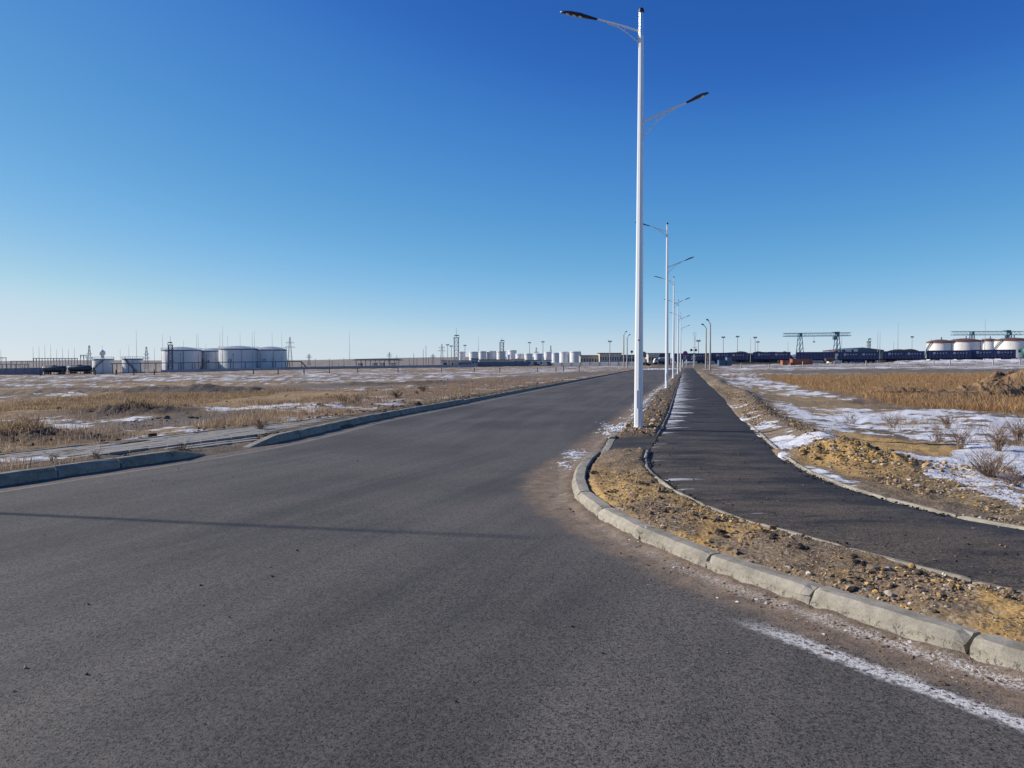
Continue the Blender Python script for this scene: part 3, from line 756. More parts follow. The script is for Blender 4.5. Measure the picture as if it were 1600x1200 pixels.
for r_i in range(-extra_rows, nrow):
    for c_i in range(ncol):
        off = (r_i % 2) * pv_l * .5
        p = origin + axd * (c_i * pv_l + off) + nrd * (r_i * pv_w)
        ctr = p + axd * pv_l / 2 + nrd * pv_w / 2
        inside = r_i >= 0
        if not inside:
            inside = bool(polymask(np.array([ctr.x]), np.array([ctr.y]), ramp_poly, .01)[0] > .5) and ctr.x < float(xl(ctr.y)) - KW - .05
        dk_ = float(xl(ctr.y)) - KW - ctr.x
        if dk_ < .02 or (r_i >= 0 and dk_ < .55 and ctr.y > GY1 + 1.5): inside = False
        if not inside: continue
        z = .122 - (.072 * max(0, 1 - dk_ / 1.3) if r_i < 0 else 0)
        cells.append((math.hypot(ctr.x, ctr.y), p, z + random.uniform(-.005, .005)))
cells.sort(key=lambda c: c[0] if -.667 < c[1].x / c[1].y else 1e3 + c[0])
for i, (d_, p, z) in enumerate(cells):
    if i < 300:
        o = bpy.data.objects.new('paver', pm[i % 5]); C.objects.link(o); o.parent = foot
        o.location = (p.x, p.y, z); o.rotation_euler = (random.uniform(-.012, .012), random.uniform(-.008, .008), ang)
    else:
        M3 = Matrix.Translation((p.x, p.y, z)) @ Matrix.Rotation(ang, 4, 'Z')
        vs = [M3 @ Vector(v) for v in ((gp / 2, gp / 2, -.06), (pv_l - gp / 2, gp / 2, -.06), (pv_l - gp / 2, pv_w - gp / 2, -.06), (gp / 2, pv_w - gp / 2, -.06), (gp / 2, gp / 2, 0), (pv_l - gp / 2, gp / 2, 0), (pv_l - gp / 2, pv_w - gp / 2, 0), (gp / 2, pv_w - gp / 2, 0))]
        rest.add(vs, [(4, 5, 6, 7), (0, 1, 5, 4), (1, 2, 6, 5), (2, 3, 7, 6), (3, 0, 4, 7)])
if rest.v: tag(rest.obj('pavers', M_paver, foot), kind='stuff')
b_ = MB()
L_ = ncol * pv_l
for s0, zz in ((-.07, .14), (nrow * pv_w + .0, .15)):
    pass
def strip_box(p, u, v, L, w, z0, z1, mb):
    a = [p, p + u * L, p + u * L + v * w, p + v * w]
    mb.add([(q.x, q.y, z0) for q in a] + [(q.x, q.y, z1) for q in a], [(0, 3, 2, 1), (4, 5, 6, 7), (0, 1, 5, 4), (1, 2, 6, 5), (2, 3, 7, 6), (3, 0, 4, 7)])
for k in range(int(L_)):
    ee = origin + axd * (k + 1.0) + nrd * (nrow * pv_w)
    if ee.x > float(xl(ee.y)) - KW - .6: break
    Lb = k + 1.0
    b_ = MB(); strip_box(origin + axd * (k + .0) + nrd * (nrow * pv_w + .005), axd, nrd, .988, .07, -.05, .132 + .004 * (k % 3), b_)
    b_.obj('edging_stone', M_kerb, foot)
b_ = MB(); strip_box(origin - nrd * 0, axd, nrd, Lb - 2.2, nrow * pv_w, -.1, .066, b_); b_.obj('bedding', M_wood, foot)

# earth ramp through the gap in the left kerb
yg = np.linspace(RY0 - .12, RY1 + .12, 60); sg_ = np.linspace(0, 1, 26)
XX = xl(yg)[:, None] + .06 - 2.2 * sg_[None, :]; YY = np.repeat(yg[:, None], 26, 1)
ZZ = .012 + .098 * np.clip((2.2 * sg_[None, :] - .06) / 1.35, 0, 1) + (fbm(XX * 5, YY * 5, 160, 3) - .5) * .035 * (sg_[None, :] > .04) + (fbm(XX * 1.2, YY * 1.2, 161) - .5) * .03 * np.clip(sg_ * 6, 0, 1)[None, :]
ids = np.arange(60 * 26).reshape(60, 26)
gc = np.array((.175, .135, .10)) * (.7 + .6 * fbm(XX * 3, YY * 3, 162)[..., None])
o = mesh_np('earth_ramp', np.stack([XX, YY, ZZ], -1).reshape(-1, 3), np.stack([ids[:-1, 1:], ids[:-1, :-1], ids[1:, :-1], ids[1:, 1:]], -1).reshape(-1, 4), M_ground, {'Col': gc.reshape(-1, 3), 'snow': np.full(60 * 26, .03)}, True)
tag(o, kind='structure')
# ================================================================== STONES, CLODS, STALKS
ico_v = []
t_ = (1 + 5 ** .5) / 2
for a_ in (-1, 1):
    for b__ in (-t_, t_): ico_v += [(a_, b__, 0), (0, a_, b__), (b__, 0, a_)]
ico_v = np.array(ico_v, float); ico_v /= np.linalg.norm(ico_v[0])
import bmesh as _bm
_b = _bm.new(); _bm.ops.create_icosphere(_b, subdivisions=1, radius=1); _b.verts.ensure_lookup_table()
ICV = np.array([v.co[:] for v in _b.verts]); ICF = np.array([[v.index for v in f.verts] for f in _b.faces]); _b.free()
def stones(name, xs, ys, zs, sz, cols_, label_kind='stuff', flat=.65, jag=.35, sink=.3):
    n = len(xs); nvv = len(ICV)
    V = np.repeat(ICV[None], n, 0) * (1 + (rng.random((n, nvv, 1)) - .5) * 2 * jag)
    sc = sz[:, None] * np.stack([.7 + .7 * rng.random(n), .7 + .6 * rng.random(n), flat * (.6 + .7 * rng.random(n))], 1)
    V = V * sc[:, None, :]
    th = rng.random(n) * 6.283; c_, s_ = np.cos(th), np.sin(th)
    x = V[..., 0] * c_[:, None] - V[..., 1] * s_[:, None]; y = V[..., 0] * s_[:, None] + V[..., 1] * c_[:, None]
    V = np.stack([x + xs[:, None], y + ys[:, None], V[..., 2] + (zs + sc[:, 2] * (1 - 2 * sink))[:, None]], -1)
    Ff = (ICF[None] + (np.arange(n) * nvv)[:, None, None]).reshape(-1, 3)
    cc = np.repeat(cols_[:, None], nvv, 1).reshape(-1, 3)
    return tag(mesh_np(name, V.reshape(-1, 3), Ff, M_stone, {'Col': cc}), kind='stuff')
def pick(n, palette, w=None):
    p = np.array(palette); i = rng.choice(len(p), n, p=w); return p[i] * (.75 + .5 * rng.random((n, 1)))
SOILP = [(.25, .175, .11), (.17, .122, .085), (.44, .285, .115), (.42, .37, .30), (.08, .062, .05)]
# verge rubble
def depth_y(n, y0, y1, pw=1.3):     # denser close by
    u = rng.random(n); return (y0 ** (1 - pw) + u * (y1 ** (1 - pw) - y0 ** (1 - pw))) ** (1 / (1 - pw))
n = 15000; ys = depth_y(n, 2.2, 70, 1.9); w = rng.random(n)
xs = xr(ys) + KW + .02 + (xpl(ys) - .08 - xr(ys) - KW - .02) * w
cl = fbm(xs * 1.4, ys * 1.4, 88); keep = (cl > .45 + .16 * rng.random(n) - .22 * (ys > AY1)) & ~((ys > AY0 - .05) & (ys < AY1 + .05)); xs, ys = xs[keep], ys[keep]; n = len(xs)
sz = np.clip(rng.lognormal(-4.95, .6, n), .003, .04) * np.where(ys > AY1, 1.9, 1.0)
stones('rubble', xs, ys, zland(xs, ys, 2), sz, pick(n, SOILP, [.4, .22, .24, .10, .04]))
n = 16000; ys = depth_y(n, 2.2, 13, 1.7); w = rng.random(n); xs = xr(ys) + KW + .02 + (xpl(ys) - .09 - xr(ys) - KW - .02) * w
k = ~((ys > AY0 - .05) & (ys < AY1 + .05)) & (fbm(xs * 2.2, ys * 2.2, 150) > .36); xs, ys = xs[k], ys[k]; n = len(xs)
stones('fine_gravel', xs, ys, zland(xs, ys, 2), np.clip(rng.lognormal(-5.5, .4, n), .002, .010), pick(n, SOILP, [.36, .2, .3, .1, .04]))
n = 14000; ys = depth_y(n, 9, 48, 1.5); xs = xpr(ys) + .12 + np.abs(rng.normal(.55, .45, n)); k = fbm(xs * .8, ys * .5, 151) > .38; xs, ys = xs[k], ys[k]; n = len(xs)
k = (ys > 18) | ((xs - xpr(ys) > .75) & (rng.random(n) < .5)); xs, ys = xs[k], ys[k]; n = len(xs)
stones('rubble', xs, ys, zland(xs, ys, 4), np.clip(rng.lognormal(-4.5, .5, n), .007, .045), pick(n, SOILP, [.40, .28, .16, .10, .06]))
# snow crumbs lying along the kerb and against its bend
n = 3000; ys = depth_y(n, 16.5, 60, 1.5); xs = xr(ys) + rng.normal(.02, .16, n); k = fbm(xs * .5, ys * .7, 152) > .44; xs, ys = xs[k], ys[k]; n = len(xs)
stones('snow_lumps', xs, ys, np.where(xs > xr(ys), .10, .012), np.clip(rng.lognormal(-3.7, .4, n), .01, .07), pick(n, [(.56, .57, .6)]), flat=.35)
for px_, py_, sx_, sy_, nn_ in ((906, 714, .12, .45, 800), (889, 736, .07, .5, 420), (958, 672, .08, .9, 220)):
    cx, cy = G(px_, py_); xs = cx + rng.normal(0, sx_, nn_); ys = cy + rng.normal(0, sy_, nn_); k = xs < xr(ys) - .01; xs, ys = xs[k], ys[k]; nn_ = len(xs)
    stones('snow_lumps', xs, ys, np.full(nn_, .004), np.clip(rng.lognormal(-3.9, .4, nn_), .008, .045), pick(nn_, [(.55, .56, .6)]), flat=.3, jag=.45)
# rubble along the right of the path
n = 19000; ys = depth_y(n, 4.0, 80, 1.9); d = np.abs(rng.normal(.85, .75, n)) + .1
xs = xpr(ys) + .08 + d
cl = fbm(xs * 1.1, ys * 1.1, 93); keep = (cl > .47) & ((ys < 8.5) | (ys > 19) | (xs - xpr(ys) > .7)); xs, ys = xs[keep], ys[keep]; n = len(xs)
sz = np.clip(rng.lognormal(-4.75, .55, n), .005, .04)
stones('rubble', xs, ys, zland(xs, ys, 4), sz, pick(n, SOILP, [.36, .18, .26, .14, .06]))
# clay heap stones
n = 1900; cx, cy = G(1355, 724); xs = cx + rng.normal(0, 1.0, n); ys = cy + rng.normal(0, .6, n) - (xs - cx) * .37; k_ = xs > xpr(ys) + .25; xs, ys = xs[k_], ys[k_]; n = len(xs)
sz = np.clip(rng.lognormal(-4.25, .5, n), .008, .055)
stones('rubble', xs, ys, zland(xs, ys, 4), sz, pick(n, SOILP, [.3, .14, .38, .14, .04]))
# grit at the foot of the right kerb, brown clods and pale salt crust
n = 9000; ys = depth_y(n, 2.0, 30, 1.7); dd = np.abs(rng.normal(0, .10, n)) + .0
dd = np.where(rng.random(n) < .25, dd * 2.2, dd)
xs = xr(ys) - .01 - dd
sz = np.clip(rng.lognormal(-5.1, .45, n), .003, .018)
stones('grit', xs, ys, np.full(n, .006) + .015 * np.exp(-(dd / .1) ** 2), sz, pick(n, [(.13, .09, .065), (.20, .145, .10), (.07, .052, .042), (.55, .52, .48)], [.42, .3, .18, .10]))
# loose grains strewn over the wind-blown soil on the road
n = 9000; ys = depth_y(n, 2.2, 22, 1.8); dd = rng.random(n) ** .8 * np.interp(ys, [2, 8, 10, 13, 18], [.55, .55, .75, .7, .5])
xs = xr(ys) - .03 - dd / .9; k = fbm(xs * 3, ys * 3, 140) > .42; xs, ys = xs[k], ys[k]; n = len(xs)
stones('grit', xs, ys, np.full(n, .007), np.clip(rng.lognormal(-5.7, .4, n), .0015, .009), pick(n, [(.20, .145, .10), (.12, .085, .06), (.32, .26, .2), (.05, .04, .035)], [.4, .3, .15, .15]), sink=.2)
# loose pebbles on the road and on the path
n = 260; ys = depth_y(n, 2.5, 40, 1.8); xs = xl(ys) + .3 + (xr(ys) - xl(ys) - .6) * rng.random(n)
stones('pebbles', xs, ys, np.full(n, .012), np.clip(rng.lognormal(-5.2, .35, n), .003, .012), pick(n, [(.05, .05, .05), (.2, .18, .15)], [.6, .4]), sink=.15)
n = 700; ys = depth_y(n, 4.0, 40, 1.8); xs = xpl(ys) + (xpr(ys) - xpl(ys)) * rng.random(n)
stones('pebbles', xs, ys, np.full(n, .1), np.clip(rng.lognormal(-5.0, .4, n), .003, .015), pick(n, [(.025, .025, .025), (.16, .13, .1)], [.5, .5]), sink=.15)
# black crumbs of asphalt along the footpath edges
n = 2600; ys = depth_y(n, 4.0, 16, 1.6); sd = rng.random(n) < .6
xs = np.where(sd, xpl(ys) + np.abs(rng.normal(0, .07, n)), xpr(ys) - np.abs(rng.normal(0, .09, n)))
k = fbm(xs * 2.5, ys * 2.5, 170) > .47; xs, ys = xs[k], ys[k]; n = len(xs)
stones('asphalt_crumbs', xs, ys, np.full(n, .095), np.clip(rng.lognormal(-4.9, .45, n), .004, .020), pick(n, [(.018, .018, .019)]))
for px_, py_ in ((1041, 803), (1007, 757), (958, 772), (1135, 838), (1210, 842), (1340, 885), (1430, 900), (1345, 915), (1240, 862), (925, 738)):
    cx, cy = G(px_, py_, .13); n_ = 14; xs = cx + rng.normal(0, .05, n_); ys = cy + rng.normal(0, .07, n_)
    stones('dark_clods', xs, ys, zland(xs, ys, 2), np.clip(rng.lognormal(-4.1, .4, n_), .008, .03), pick(n_, [(.045, .036, .03), (.08, .06, .045)]))
# clods of the left field and verge
n = 9000; ys = depth_y(n, 9, 75, 1.7); d = np.abs(rng.normal(0, 1, n)) * np.where(rng.random(n) < .45, .8, 7) + .05
xs = xl(ys) - KW - d; 
keep = fbm(xs * .9, ys * .9, 97) > .47; xs, ys, d = xs[keep], ys[keep], d[keep]
fp = polymask(xs, ys, [tuple((origin + nrd * -.05)[:2]), tuple((origin + axd * L_ + nrd * -.05)[:2]), tuple((origin + axd * L_ + nrd * (nrow * pv_w + .1))[:2]), tuple((origin + nrd * (nrow * pv_w + .1))[:2])], .01) > .5
fp |= polymask(xs, ys, ramp_poly, .01) > .5
xs, ys = xs[~fp], ys[~fp]; n = len(xs)
stones('clods', xs, ys, zland(xs, ys, 0), np.clip(rng.lognormal(-3.9, .55, n), .008, .10), pick(n, [(.11, .085, .065), (.17, .13, .09), (.07, .055, .045), (.26, .24, .21)], [.45, .25, .22, .08]))
# snow crumbs in the right field
n = 500; ys = depth_y(n, 9, 30, 1.5); xs = xpr(ys) + 1.2 + rng.random(n) * 7
keep = fbm(xs * .7, ys * .7, 101) > .5; xs, ys = xs[keep], ys[keep]; n = len(xs)
stones('snow_lumps', xs, ys, zland(xs, ys, 4), np.clip(rng.lognormal(-4.3, .5, n), .006, .04), pick(n, [(.55, .56, .6)]), flat=.4)

def blades(name, xs, ys, zs, h, w, cols_, lean=.25, per=1):
    n = len(xs); th = rng.random(n) * 6.283
    wx, wy = np.cos(th) * w * .5, np.sin(th) * w * .5
    lx, ly = rng.normal(0, lean, n) * h, rng.normal(0, lean, n) * h
    A = np.stack([xs - wx, ys - wy, zs - .02], 1); B = np.stack([xs + wx, ys + wy, zs - .02], 1)
    m1 = np.stack([xs + lx * .45 + wx * .5, ys + ly * .45 + wy * .5, zs + h * .6], 1)
    T = np.stack([xs + lx, ys + ly, zs + h], 1)
    V = np.stack([A, B, m1, T], 1).reshape(-1, 3)
    i = np.arange(n)[:, None] * 4; Ff = np.concatenate([i + [0, 1, 2], i + [0, 2, 3]], 0)
    return tag(mesh_np(name, V, Ff, M_blade, {'Col': np.repeat(cols_, 4, 0)}), kind='stuff')
GP = [(.43, .265, .13), (.35, .21, .105), (.48, .32, .17), (.28, .165, .09)]
def scatter_poly(n, pts, jit=1.0, pw=1.6):
    px = [p[0] for p in pts]; py = [p[1] for p in pts]
    y = depth_y(n, max(4, min(py)), max(py), pw); x = min(px) + (max(px) - min(px)) * rng.random(n)
    k = polymask(x, y + (fbm(x * .4, y * .4, 55) - .5) * jit * 3, pts, .01) > .5
    return x[k], y[k]
GPL = [(.36, .255, .155), (.28, .195, .12), (.43, .33, .22), (.20, .14, .10)]
# tall dry grass, right field
pg = PG((1190, 588), (1400, 585), (1700, 585), (1700, 646), (1600, 645), (1400, 628), (1260, 606))
xs, ys = scatter_poly(330000, pg, 1.0, 1.9)
k = rng.random(len(xs)) < (.35 + .65 * sstep(.35, .6, fbm(xs * .25, ys * .12, 58))); xs, ys = xs[k], ys[k]
h = (.12 + .22 * rng.random(len(xs))) * (.6 + .8 * fbm(xs * .3, ys * .3, 59))
blades('dry_grass', xs, ys, zland(xs, ys, 4), h, .006 + .00032 * ys, pick(len(xs), GP, [.4, .3, .2, .1]), .22)
# left band of dry grass
pg = PG((-60, 660), (250, 650), (480, 632), (620, 618), (480, 611), (0, 628), (-60, 630))
xs, ys = scatter_poly(200000, pg, 1.0, 1.7)
k = fbm(xs * .3, ys * .22, 62) > .42 + .15 * rng.random(len(xs)); xs, ys = xs[k], ys[k]
h = (.05 + .12 * rng.random(len(xs))) * (.5 + .9 * fbm(xs * .3, ys * .3, 60))
blades('dry_grass', xs, ys, zland(xs, ys, 0), h, .005 + .00032 * ys, pick(len(xs), GPL, [.4, .3, .2, .1]), .25)
pg = PG((-90, 704), (60, 700), (84, 684), (0, 676), (-90, 676))
xs, ys = scatter_poly(16000, pg, .3, 1.2)
blades('dry_grass', xs, ys, zland(xs, ys, 0), .07 + .13 * rng.random(len(xs)), np.full(len(xs), .005), pick(len(xs), GPL, [.3, .4, .1, .2]), .25)
# sparse stalks everywhere in both fields
def sparse(n, side, y0, y1, dmin, dmax, hh, thr, seed_, pal, ws, wmul=1.0):
    ys = depth_y(n, y0, y1, 1.5); d = dmin + (dmax - dmin) * rng.random(n)
    xs = xl(ys) - KW - d * (ys / 14) if side < 0 else xpr(ys) + d * (ys / 14)
    k = fbm(xs * .5, ys * .5, seed_) > thr; xs, ys = xs[k], ys[k]
    if side < 0:
        fpm = polymask(xs, ys, [tuple((origin)[:2]), tuple((origin + axd * L_)[:2]), tuple((origin + axd * L_ + nrd * (nrow * pv_w))[:2]), tuple((origin + nrd * (nrow * pv_w))[:2])], .01) > .5
        fpm |= polymask(xs, ys, ramp_poly, .01) > .5
        xs, ys = xs[~fpm], ys[~fpm]
    blades('dry_stalks', xs, ys, zland(xs, ys, 0 if side < 0 else 4), hh * (.4 + .9 * rng.random(len(xs))), (.0014 + .00017 * ys) * wmul, pick(len(xs), pal, ws), .14)
PB = [(.38, .27, .17), (.24, .155, .11), (.48, .37, .25)]
sparse(70000, -1, 8, 75, .1, 12, .15, .50, 201, PB, [.45, .35, .2])
sparse(16000, -1, 17, 75, .15, 2.2, .20, .42, 202, PB, [.5, .3, .2])
sparse(34000, 1, 15, 90, 2.6, 9, .13, .56, 203, PB, [.4, .4, .2])
sparse(900, -1, 9, 16, .1, .6, .12, .5, 205, PB, [.4, .4, .2])

# branching weed bushes
def weed(n_st, spread, height, seed_, wire=.0035):
    r_ = random.Random(seed_); m_ = MB()
    for i in range(n_st):
        a_ = r_.random() * 6.283; ln = height * (.5 + .6 * r_.random()); le = spread * (.2 + .9 * r_.random())
        p = Vector((r_.uniform(-.05, .05), r_.uniform(-.05, .05), -.02)); d_ = Vector((math.cos(a_) * le, math.sin(a_) * le, ln))
        k1 = p + d_ * .5 + Vector((r_.uniform(-.06, .06), r_.uniform(-.06, .06), ln * r_.uniform(-.02, .2))); k2 = p + d_ + Vector((r_.uniform(-.08, .08), r_.uniform(-.08, .08), r_.uniform(-.1, .03)))
        m_.tube(p, k1, wire, wire * .7, 3, False); m_.tube(k1, k2, wire * .7, wire * .3, 3, False)
        for j in range(7):
            t2 = .25 + .7 * r_.random(); s_ = (p.lerp(k1, t2 * 2) if t2 < .5 else k1.lerp(k2, t2 * 2 - 1)); aa = a_ + r_.uniform(-1.3, 1.3); l2 = ln * .3 * (.5 + r_.random())
            m_.tube(s_, s_ + Vector((math.cos(aa) * l2 * .7, math.sin(aa) * l2 * .7, l2 * .8)), wire * .5, wire * .25, 3, False)
    return m_
M_weed = mat('weed_stem', (.19, .125, .085), .9, var=.3, scale=8)
weed_labels = [
    (1548, 748, 70, .42, .38, 'low sprawling brown bush on the snow at the right edge'),
    (1585, 765, 40, .3, .3, 'small brown bush in the snow right of the sprawling one'),
    (1500, 700, 30, .2, .45, 'upright thin dry weed beside the snow patch above the clay heap'),
    (1560, 705, 45, .3, .5, 'tall branching dry weed in snow near the right edge'),
    (1590, 690, 40, .3, .5, 'dense dry weed farthest right on the snow'),
    (1465, 690, 20, .2, .35, 'small dry weed just left of the upright one'),
    (1480, 672, 25, .25, .4, 'dry weed on patchy snow below the tall grass'),
    (1395, 668, 18, .25, .35, 'thin dry weed on patchy snow, left of the rest'),
    (1330, 663, 14, .22, .3, 'tiny dry weed by bare soil right of the footpath')]
for i, (px, py, ns, spd, hh, lb) in enumerate(weed_labels):
    x, y = G(px, py, -.1); m_ = weed(ns, spd, hh, 300 + i, .0035 + y * .00012)
    tag(m_.obj('dry_weed', M_weed, None, loc=(x, y, float(zland(x, y, 4)))), lb, 'dry weed', 'dry weeds on the right-hand snow')
lw = [(80, 725, 10, .15, .3, 'dry weed by the paving at the far left'), (150, 718, 12, .15, .3, 'dry weed between kerb and paving, left of two'), (285, 700, 26, .2, .36, 'thick brown weed by the paved strip'), (405, 672, 30, .25, .4, 'dry weed clump at the end of the paved ramp'),
      (560, 632, 40, .4, .5, 'brown round bush in the left field above the kerb'), (620, 622, 40, .4, .5, 'tan bush in the left field beside a snow patch'), (535, 635, 40, .5, .4, 'dark low bush left of the brown round bush'), (660, 612, 40, .5, .6, 'reddish bush in the left field, farther along the kerb')]
for i, (px, py, ns, spd, hh, lb) in enumerate(lw):
    x, y = G(px, py, .1); m_ = weed(int(ns * .8), spd * .65, hh * .62, 400 + i, .003 + y * .00022)
    tag(m_.obj('dry_weed', M_weed, None, loc=(x, y, float(zland(x, y, 0)))), lb, 'dry weed', 'dry weeds left of the road')

# soil heaps dug up at the right edge
def soil_heap(px, py, hh, rx, ry, label, seed_):
    cx, cy = G(px, py, -.1); nx, ny = 70, 46
    u, v = np.meshgrid(np.linspace(-1, 1, nx), np.linspace(-1, 1, ny))
    x, y = u * rx, v * ry; r2 = np.sqrt(u * u + v * v)
    f = fbm(x * 1.1 + seed_, y * 1.1, seed_); g_ = fbm(x * 4 + seed_, y * 4, seed_ + 3, 3)
    z = hh * np.clip(1 - r2 ** 2.2, 0, 1) * (.35 + 1.3 * f) + (g_ - .5) * .16 * (r2 < .95) + (np.abs(fbm(x * 2.2, y * 2.2, seed_ + 9) - .5)) * -.5 * hh * (r2 < .9)
    z = np.where(r2 > .97, -.4, z)
    cc = np.array((.15, .095, .058)) * (.45 + 1.1 * g_[..., None]); cc = np.where((f > .55)[..., None], np.array((.21, .135, .075)) * (.6 + .8 * g_[..., None]), cc)
    id_ = np.arange(nx * ny).reshape(ny, nx); F_ = np.stack([id_[:-1, :-1], id_[:-1, 1:], id_[1:, 1:], id_[1:, :-1]], -1).reshape(-1, 4)
    o = mesh_np('soil_heap', np.stack([x, y, z], -1).reshape(-1, 3), F_, M_stone, {'Col': cc.reshape(-1, 3)}, False)
    o.location = (cx, cy, float(zland(cx, cy, 4)) - .05); tag(o, label, 'soil heap', 'dug soil heaps at the right')
    n = 500; a_ = rng.random(n) * 6.283; q_ = rng.random(n) ** .5 * 1.1
    return cx, cy
soil_heap(1592, 617, 1.25, 2.3, 2.4, 'tall rough brown soil heap cut by the right edge', 5)
soil_heap(1536, 619, .62, 2.2, 1.8, 'lower soil heap just left of the tall one', 12)
soil_heap(1470, 620, .36, 2.6, 1.4, 'low flat soil heap, leftmost, in the tall grass', 21)
soil_heap(1405, 617, .22, 1.6, 1.0, 'tiny dark soil mound in the grass, left of the heaps', 33)

# ================================================================== STREET LAMPS
def lamp_head(L, w, n_l):
    """LED head along +X from 0 to L, leaf shaped, lenses below"""
    m_ = MB(); st_ = [(0, .22, 0), (.06, .36, 0), (.2, .62, .004), (.45, 1.0, .012), (.7, .95, .012), (.88, .6, .008), (.97, .25, .004), (1.0, .04, 0)]
    vs = []; k = 8
    for t, ww, dz in st_:
        for a_ in range(k):
            th = 2 * math.pi * a_ / k; vs.append((t * L, math.cos(th) * w * .5 * ww, math.sin(th) * .035 * (.5 + .5 * ww) + dz))
    fs = []
    for i in range(len(st_) - 1):
        for a_ in range(k): fs.append((i * k + a_, i * k + (a_ + 1) % k, (i + 1) * k + (a_ + 1) % k, (i + 1) * k + a_))
    fs += [tuple(range(k)), tuple(range(len(vs) - 1, len(vs) - 1 - k, -1))]
    m_.add(vs, fs); return m_
def build_lamp(label):
    t = thing('street_lamp', label, 'street lamp', group='white twin-arm street lamps beside the footpath')
    MB().lathe([(0, -.3), (.098, -.3), (.094, 1.2), (.082, 3.2), (.07, 5.6), (.056, 8.2), (.054, 8.62), (0, 8.62)], 8).obj('pole', M_white, t, False)
    MB().lathe([(.05, 8.60), (.05, 9.13)], 24).obj('pole_top', M_shiny, t, True)
    MB().lathe([(0, 9.12), (.062, 9.12), (.066, 9.15), (.05, 9.21), (.0, 9.24)], 12).obj('pole_cap', M_black, t, True)
    MB().lathe([(.16, 0.0), (.16, .02), (.105, .022), (.098, .07), (.094, .07)], 8).obj('base_flange', M_white, t)
    MB().box(-.04, .04, -.105, -.085, .45, .85).obj('hatch', M_white, t, bevel=.004)
    MB().tube((-.0, -.088, 1.95), (0, -.102, 1.95), .018, None, 8).obj('bolt', M_black, t)
    # upper arm over the road (-x), lower arm over the path (+x)
    for sg, z0, z1, z2, l1, l2, zs, hl_, hw, nl in ((-1, 8.72, 9.07, 9.32, .96, 1.81, 8.48, .87, .24, 3), (1, 6.74, 7.10, 7.28, .98, 1.46, 6.42, .50, .17, 1)):
        pts = [(sg * .05, 0, z0)]
        for u in (.25, .5, .75, 1.0): pts.append((sg * (.05 + (l1 - .05) * u), 0, z0 + (z1 - z0) * (u ** .9)))
        arm = MB().poly(pts, [.024, .023, .022, .021, .02], 8)
        a_ = arm.obj('arm', M_white, t, True)
        lo = [(sg * .05, 0, zs)]
        for u in (.33, .66, 1.0): lo.append((sg * (.05 + (l1 * .72) * u), 0, zs + (z0 + (z1 - z0) * .68 - zs) * (1 - (1 - u) ** 1.5)))
        MB().poly(lo, [.012] * 4, 6).obj('brace', M_white, a_, True)
        MB().tube((sg * .36, 0, z0 + (z1 - z0) * .33), (sg * .36, 0, zs + (z0 + (z1 - z0) * .68 - zs) * (1 - (1 - .31 / (l1 * .72)) ** 1.5)), .007, None, 6).obj('tie', M_white, a_)
        sl = MB(); sl.box(sg * .056 - .012, sg * .056 + .012, -.03, .03, zs - .1, z0 + .1).obj('bracket', M_white, a_)
        hd = lamp_head(hl_, hw, nl).obj('lamp_head', M_head, t, True)
        ang_ = math.atan2(z2 - z1, l2 - l1)
        Mx = Matrix.Translation((sg * l1, 0, z1)) @ (Matrix.Rotation(math.pi, 4, 'Z') if sg < 0 else Matrix.Identity(4)) @ Matrix.Rotation(-ang_, 4, 'Y')
        hd.matrix_local = Mx
        xs_ = [.45, .62, .79] if nl == 3 else [.7]
        for q_ in xs_:
            MB().lathe([(0, -.034), (.04, -.032), (.045, -.02), (.045, -.01)], 12, q_ * hl_, 0).obj('lens', M_lens, hd, True)
    return t
lamp_px = [(998, 668.3, 'nearest and tallest white twin-arm street lamp at the footpath'),
           (1042, 607, 'second white street lamp along the footpath'),
           (1052.3, 591, 'third white street lamp, counted from the nearest'),
           (1059.3, 584, 'fourth white street lamp, counted from the nearest'),
           (1063.3, 579.9, 'fifth and farthest white street lamp along the footpath')]
LROT = math.atan2(-.222, .975)
proto = None
for i, (px, py, lb) in enumerate(lamp_px):
    D = [17.06, 42.9, 69.8, 95.8, 121.5][i]
    if i == 0: o = proto = build_lamp(lb)
    else: o = copy_tree(proto); o['label'] = lb
    x = XA(px, D); o.location = (x, D, tl(x, D) + .135); o.rotation_euler = (0, R([.12, -.12, -.1, 0, 0][i]), LROT + [0, .02, -.03, .02, 0][i])

# pole outside the view whose long shadow lies over the asphalt
o = MB().lathe([(0, -.3), (.06, -.3), (.045, 4), (.025, 9.1), (0, 9.12)], 10).obj('utility_pole', M_conc, None, True, loc=(-17.25, 10.45, 0))
tag(o, 'concrete pole beyond the left edge, seen only by its thin shadow across the road', 'pole')

# grey concrete lamp posts near the crossing
def grey_post(label, px, pyb, pyt, D, head_dx, zroll=0, group='grey concrete lamp posts near the crossing'):
    x = XA(px, D); z = e1(x, D); H = ZA(pyt, D, px) - z
    t = thing('lamp_post', label, 'lamp post', (x, D, z), 0, group)
    MB().tube((0, 0, -.3), (0, 0, H * .93), .19, .12, 8).obj('post', M_conc, t, True)
    sg = 1 if head_dx > 0 else -1; L = abs(head_dx) * D / 1200
    MB().poly([(0, 0, H * .93), (sg * L * .3, 0, H * .97), (sg * L * .7, 0, H)], [.1, .07, .06], 6).obj('arm', M_steel, t)
    MB().prism([(sg * L * .5, H - .05), (sg * L * 1.3, H + .12), (sg * L * 1.25, H + .34), (sg * L * .8, H + .3)][::sg], 'y', -.18, .18).obj('lamp_head', M_dsteel, t)
    return t
grey_post('taller grey lamp post right of the footpath end', 1109.5, 576.7, 501, 150, -5)
grey_post('shorter grey lamp post just left of the taller one', 1103, 574.2, 508, 172, -6)
grey_post('grey lamp post left of the nearest white lamp, with tall mast', 974.5, 572, 519, 200, 4)
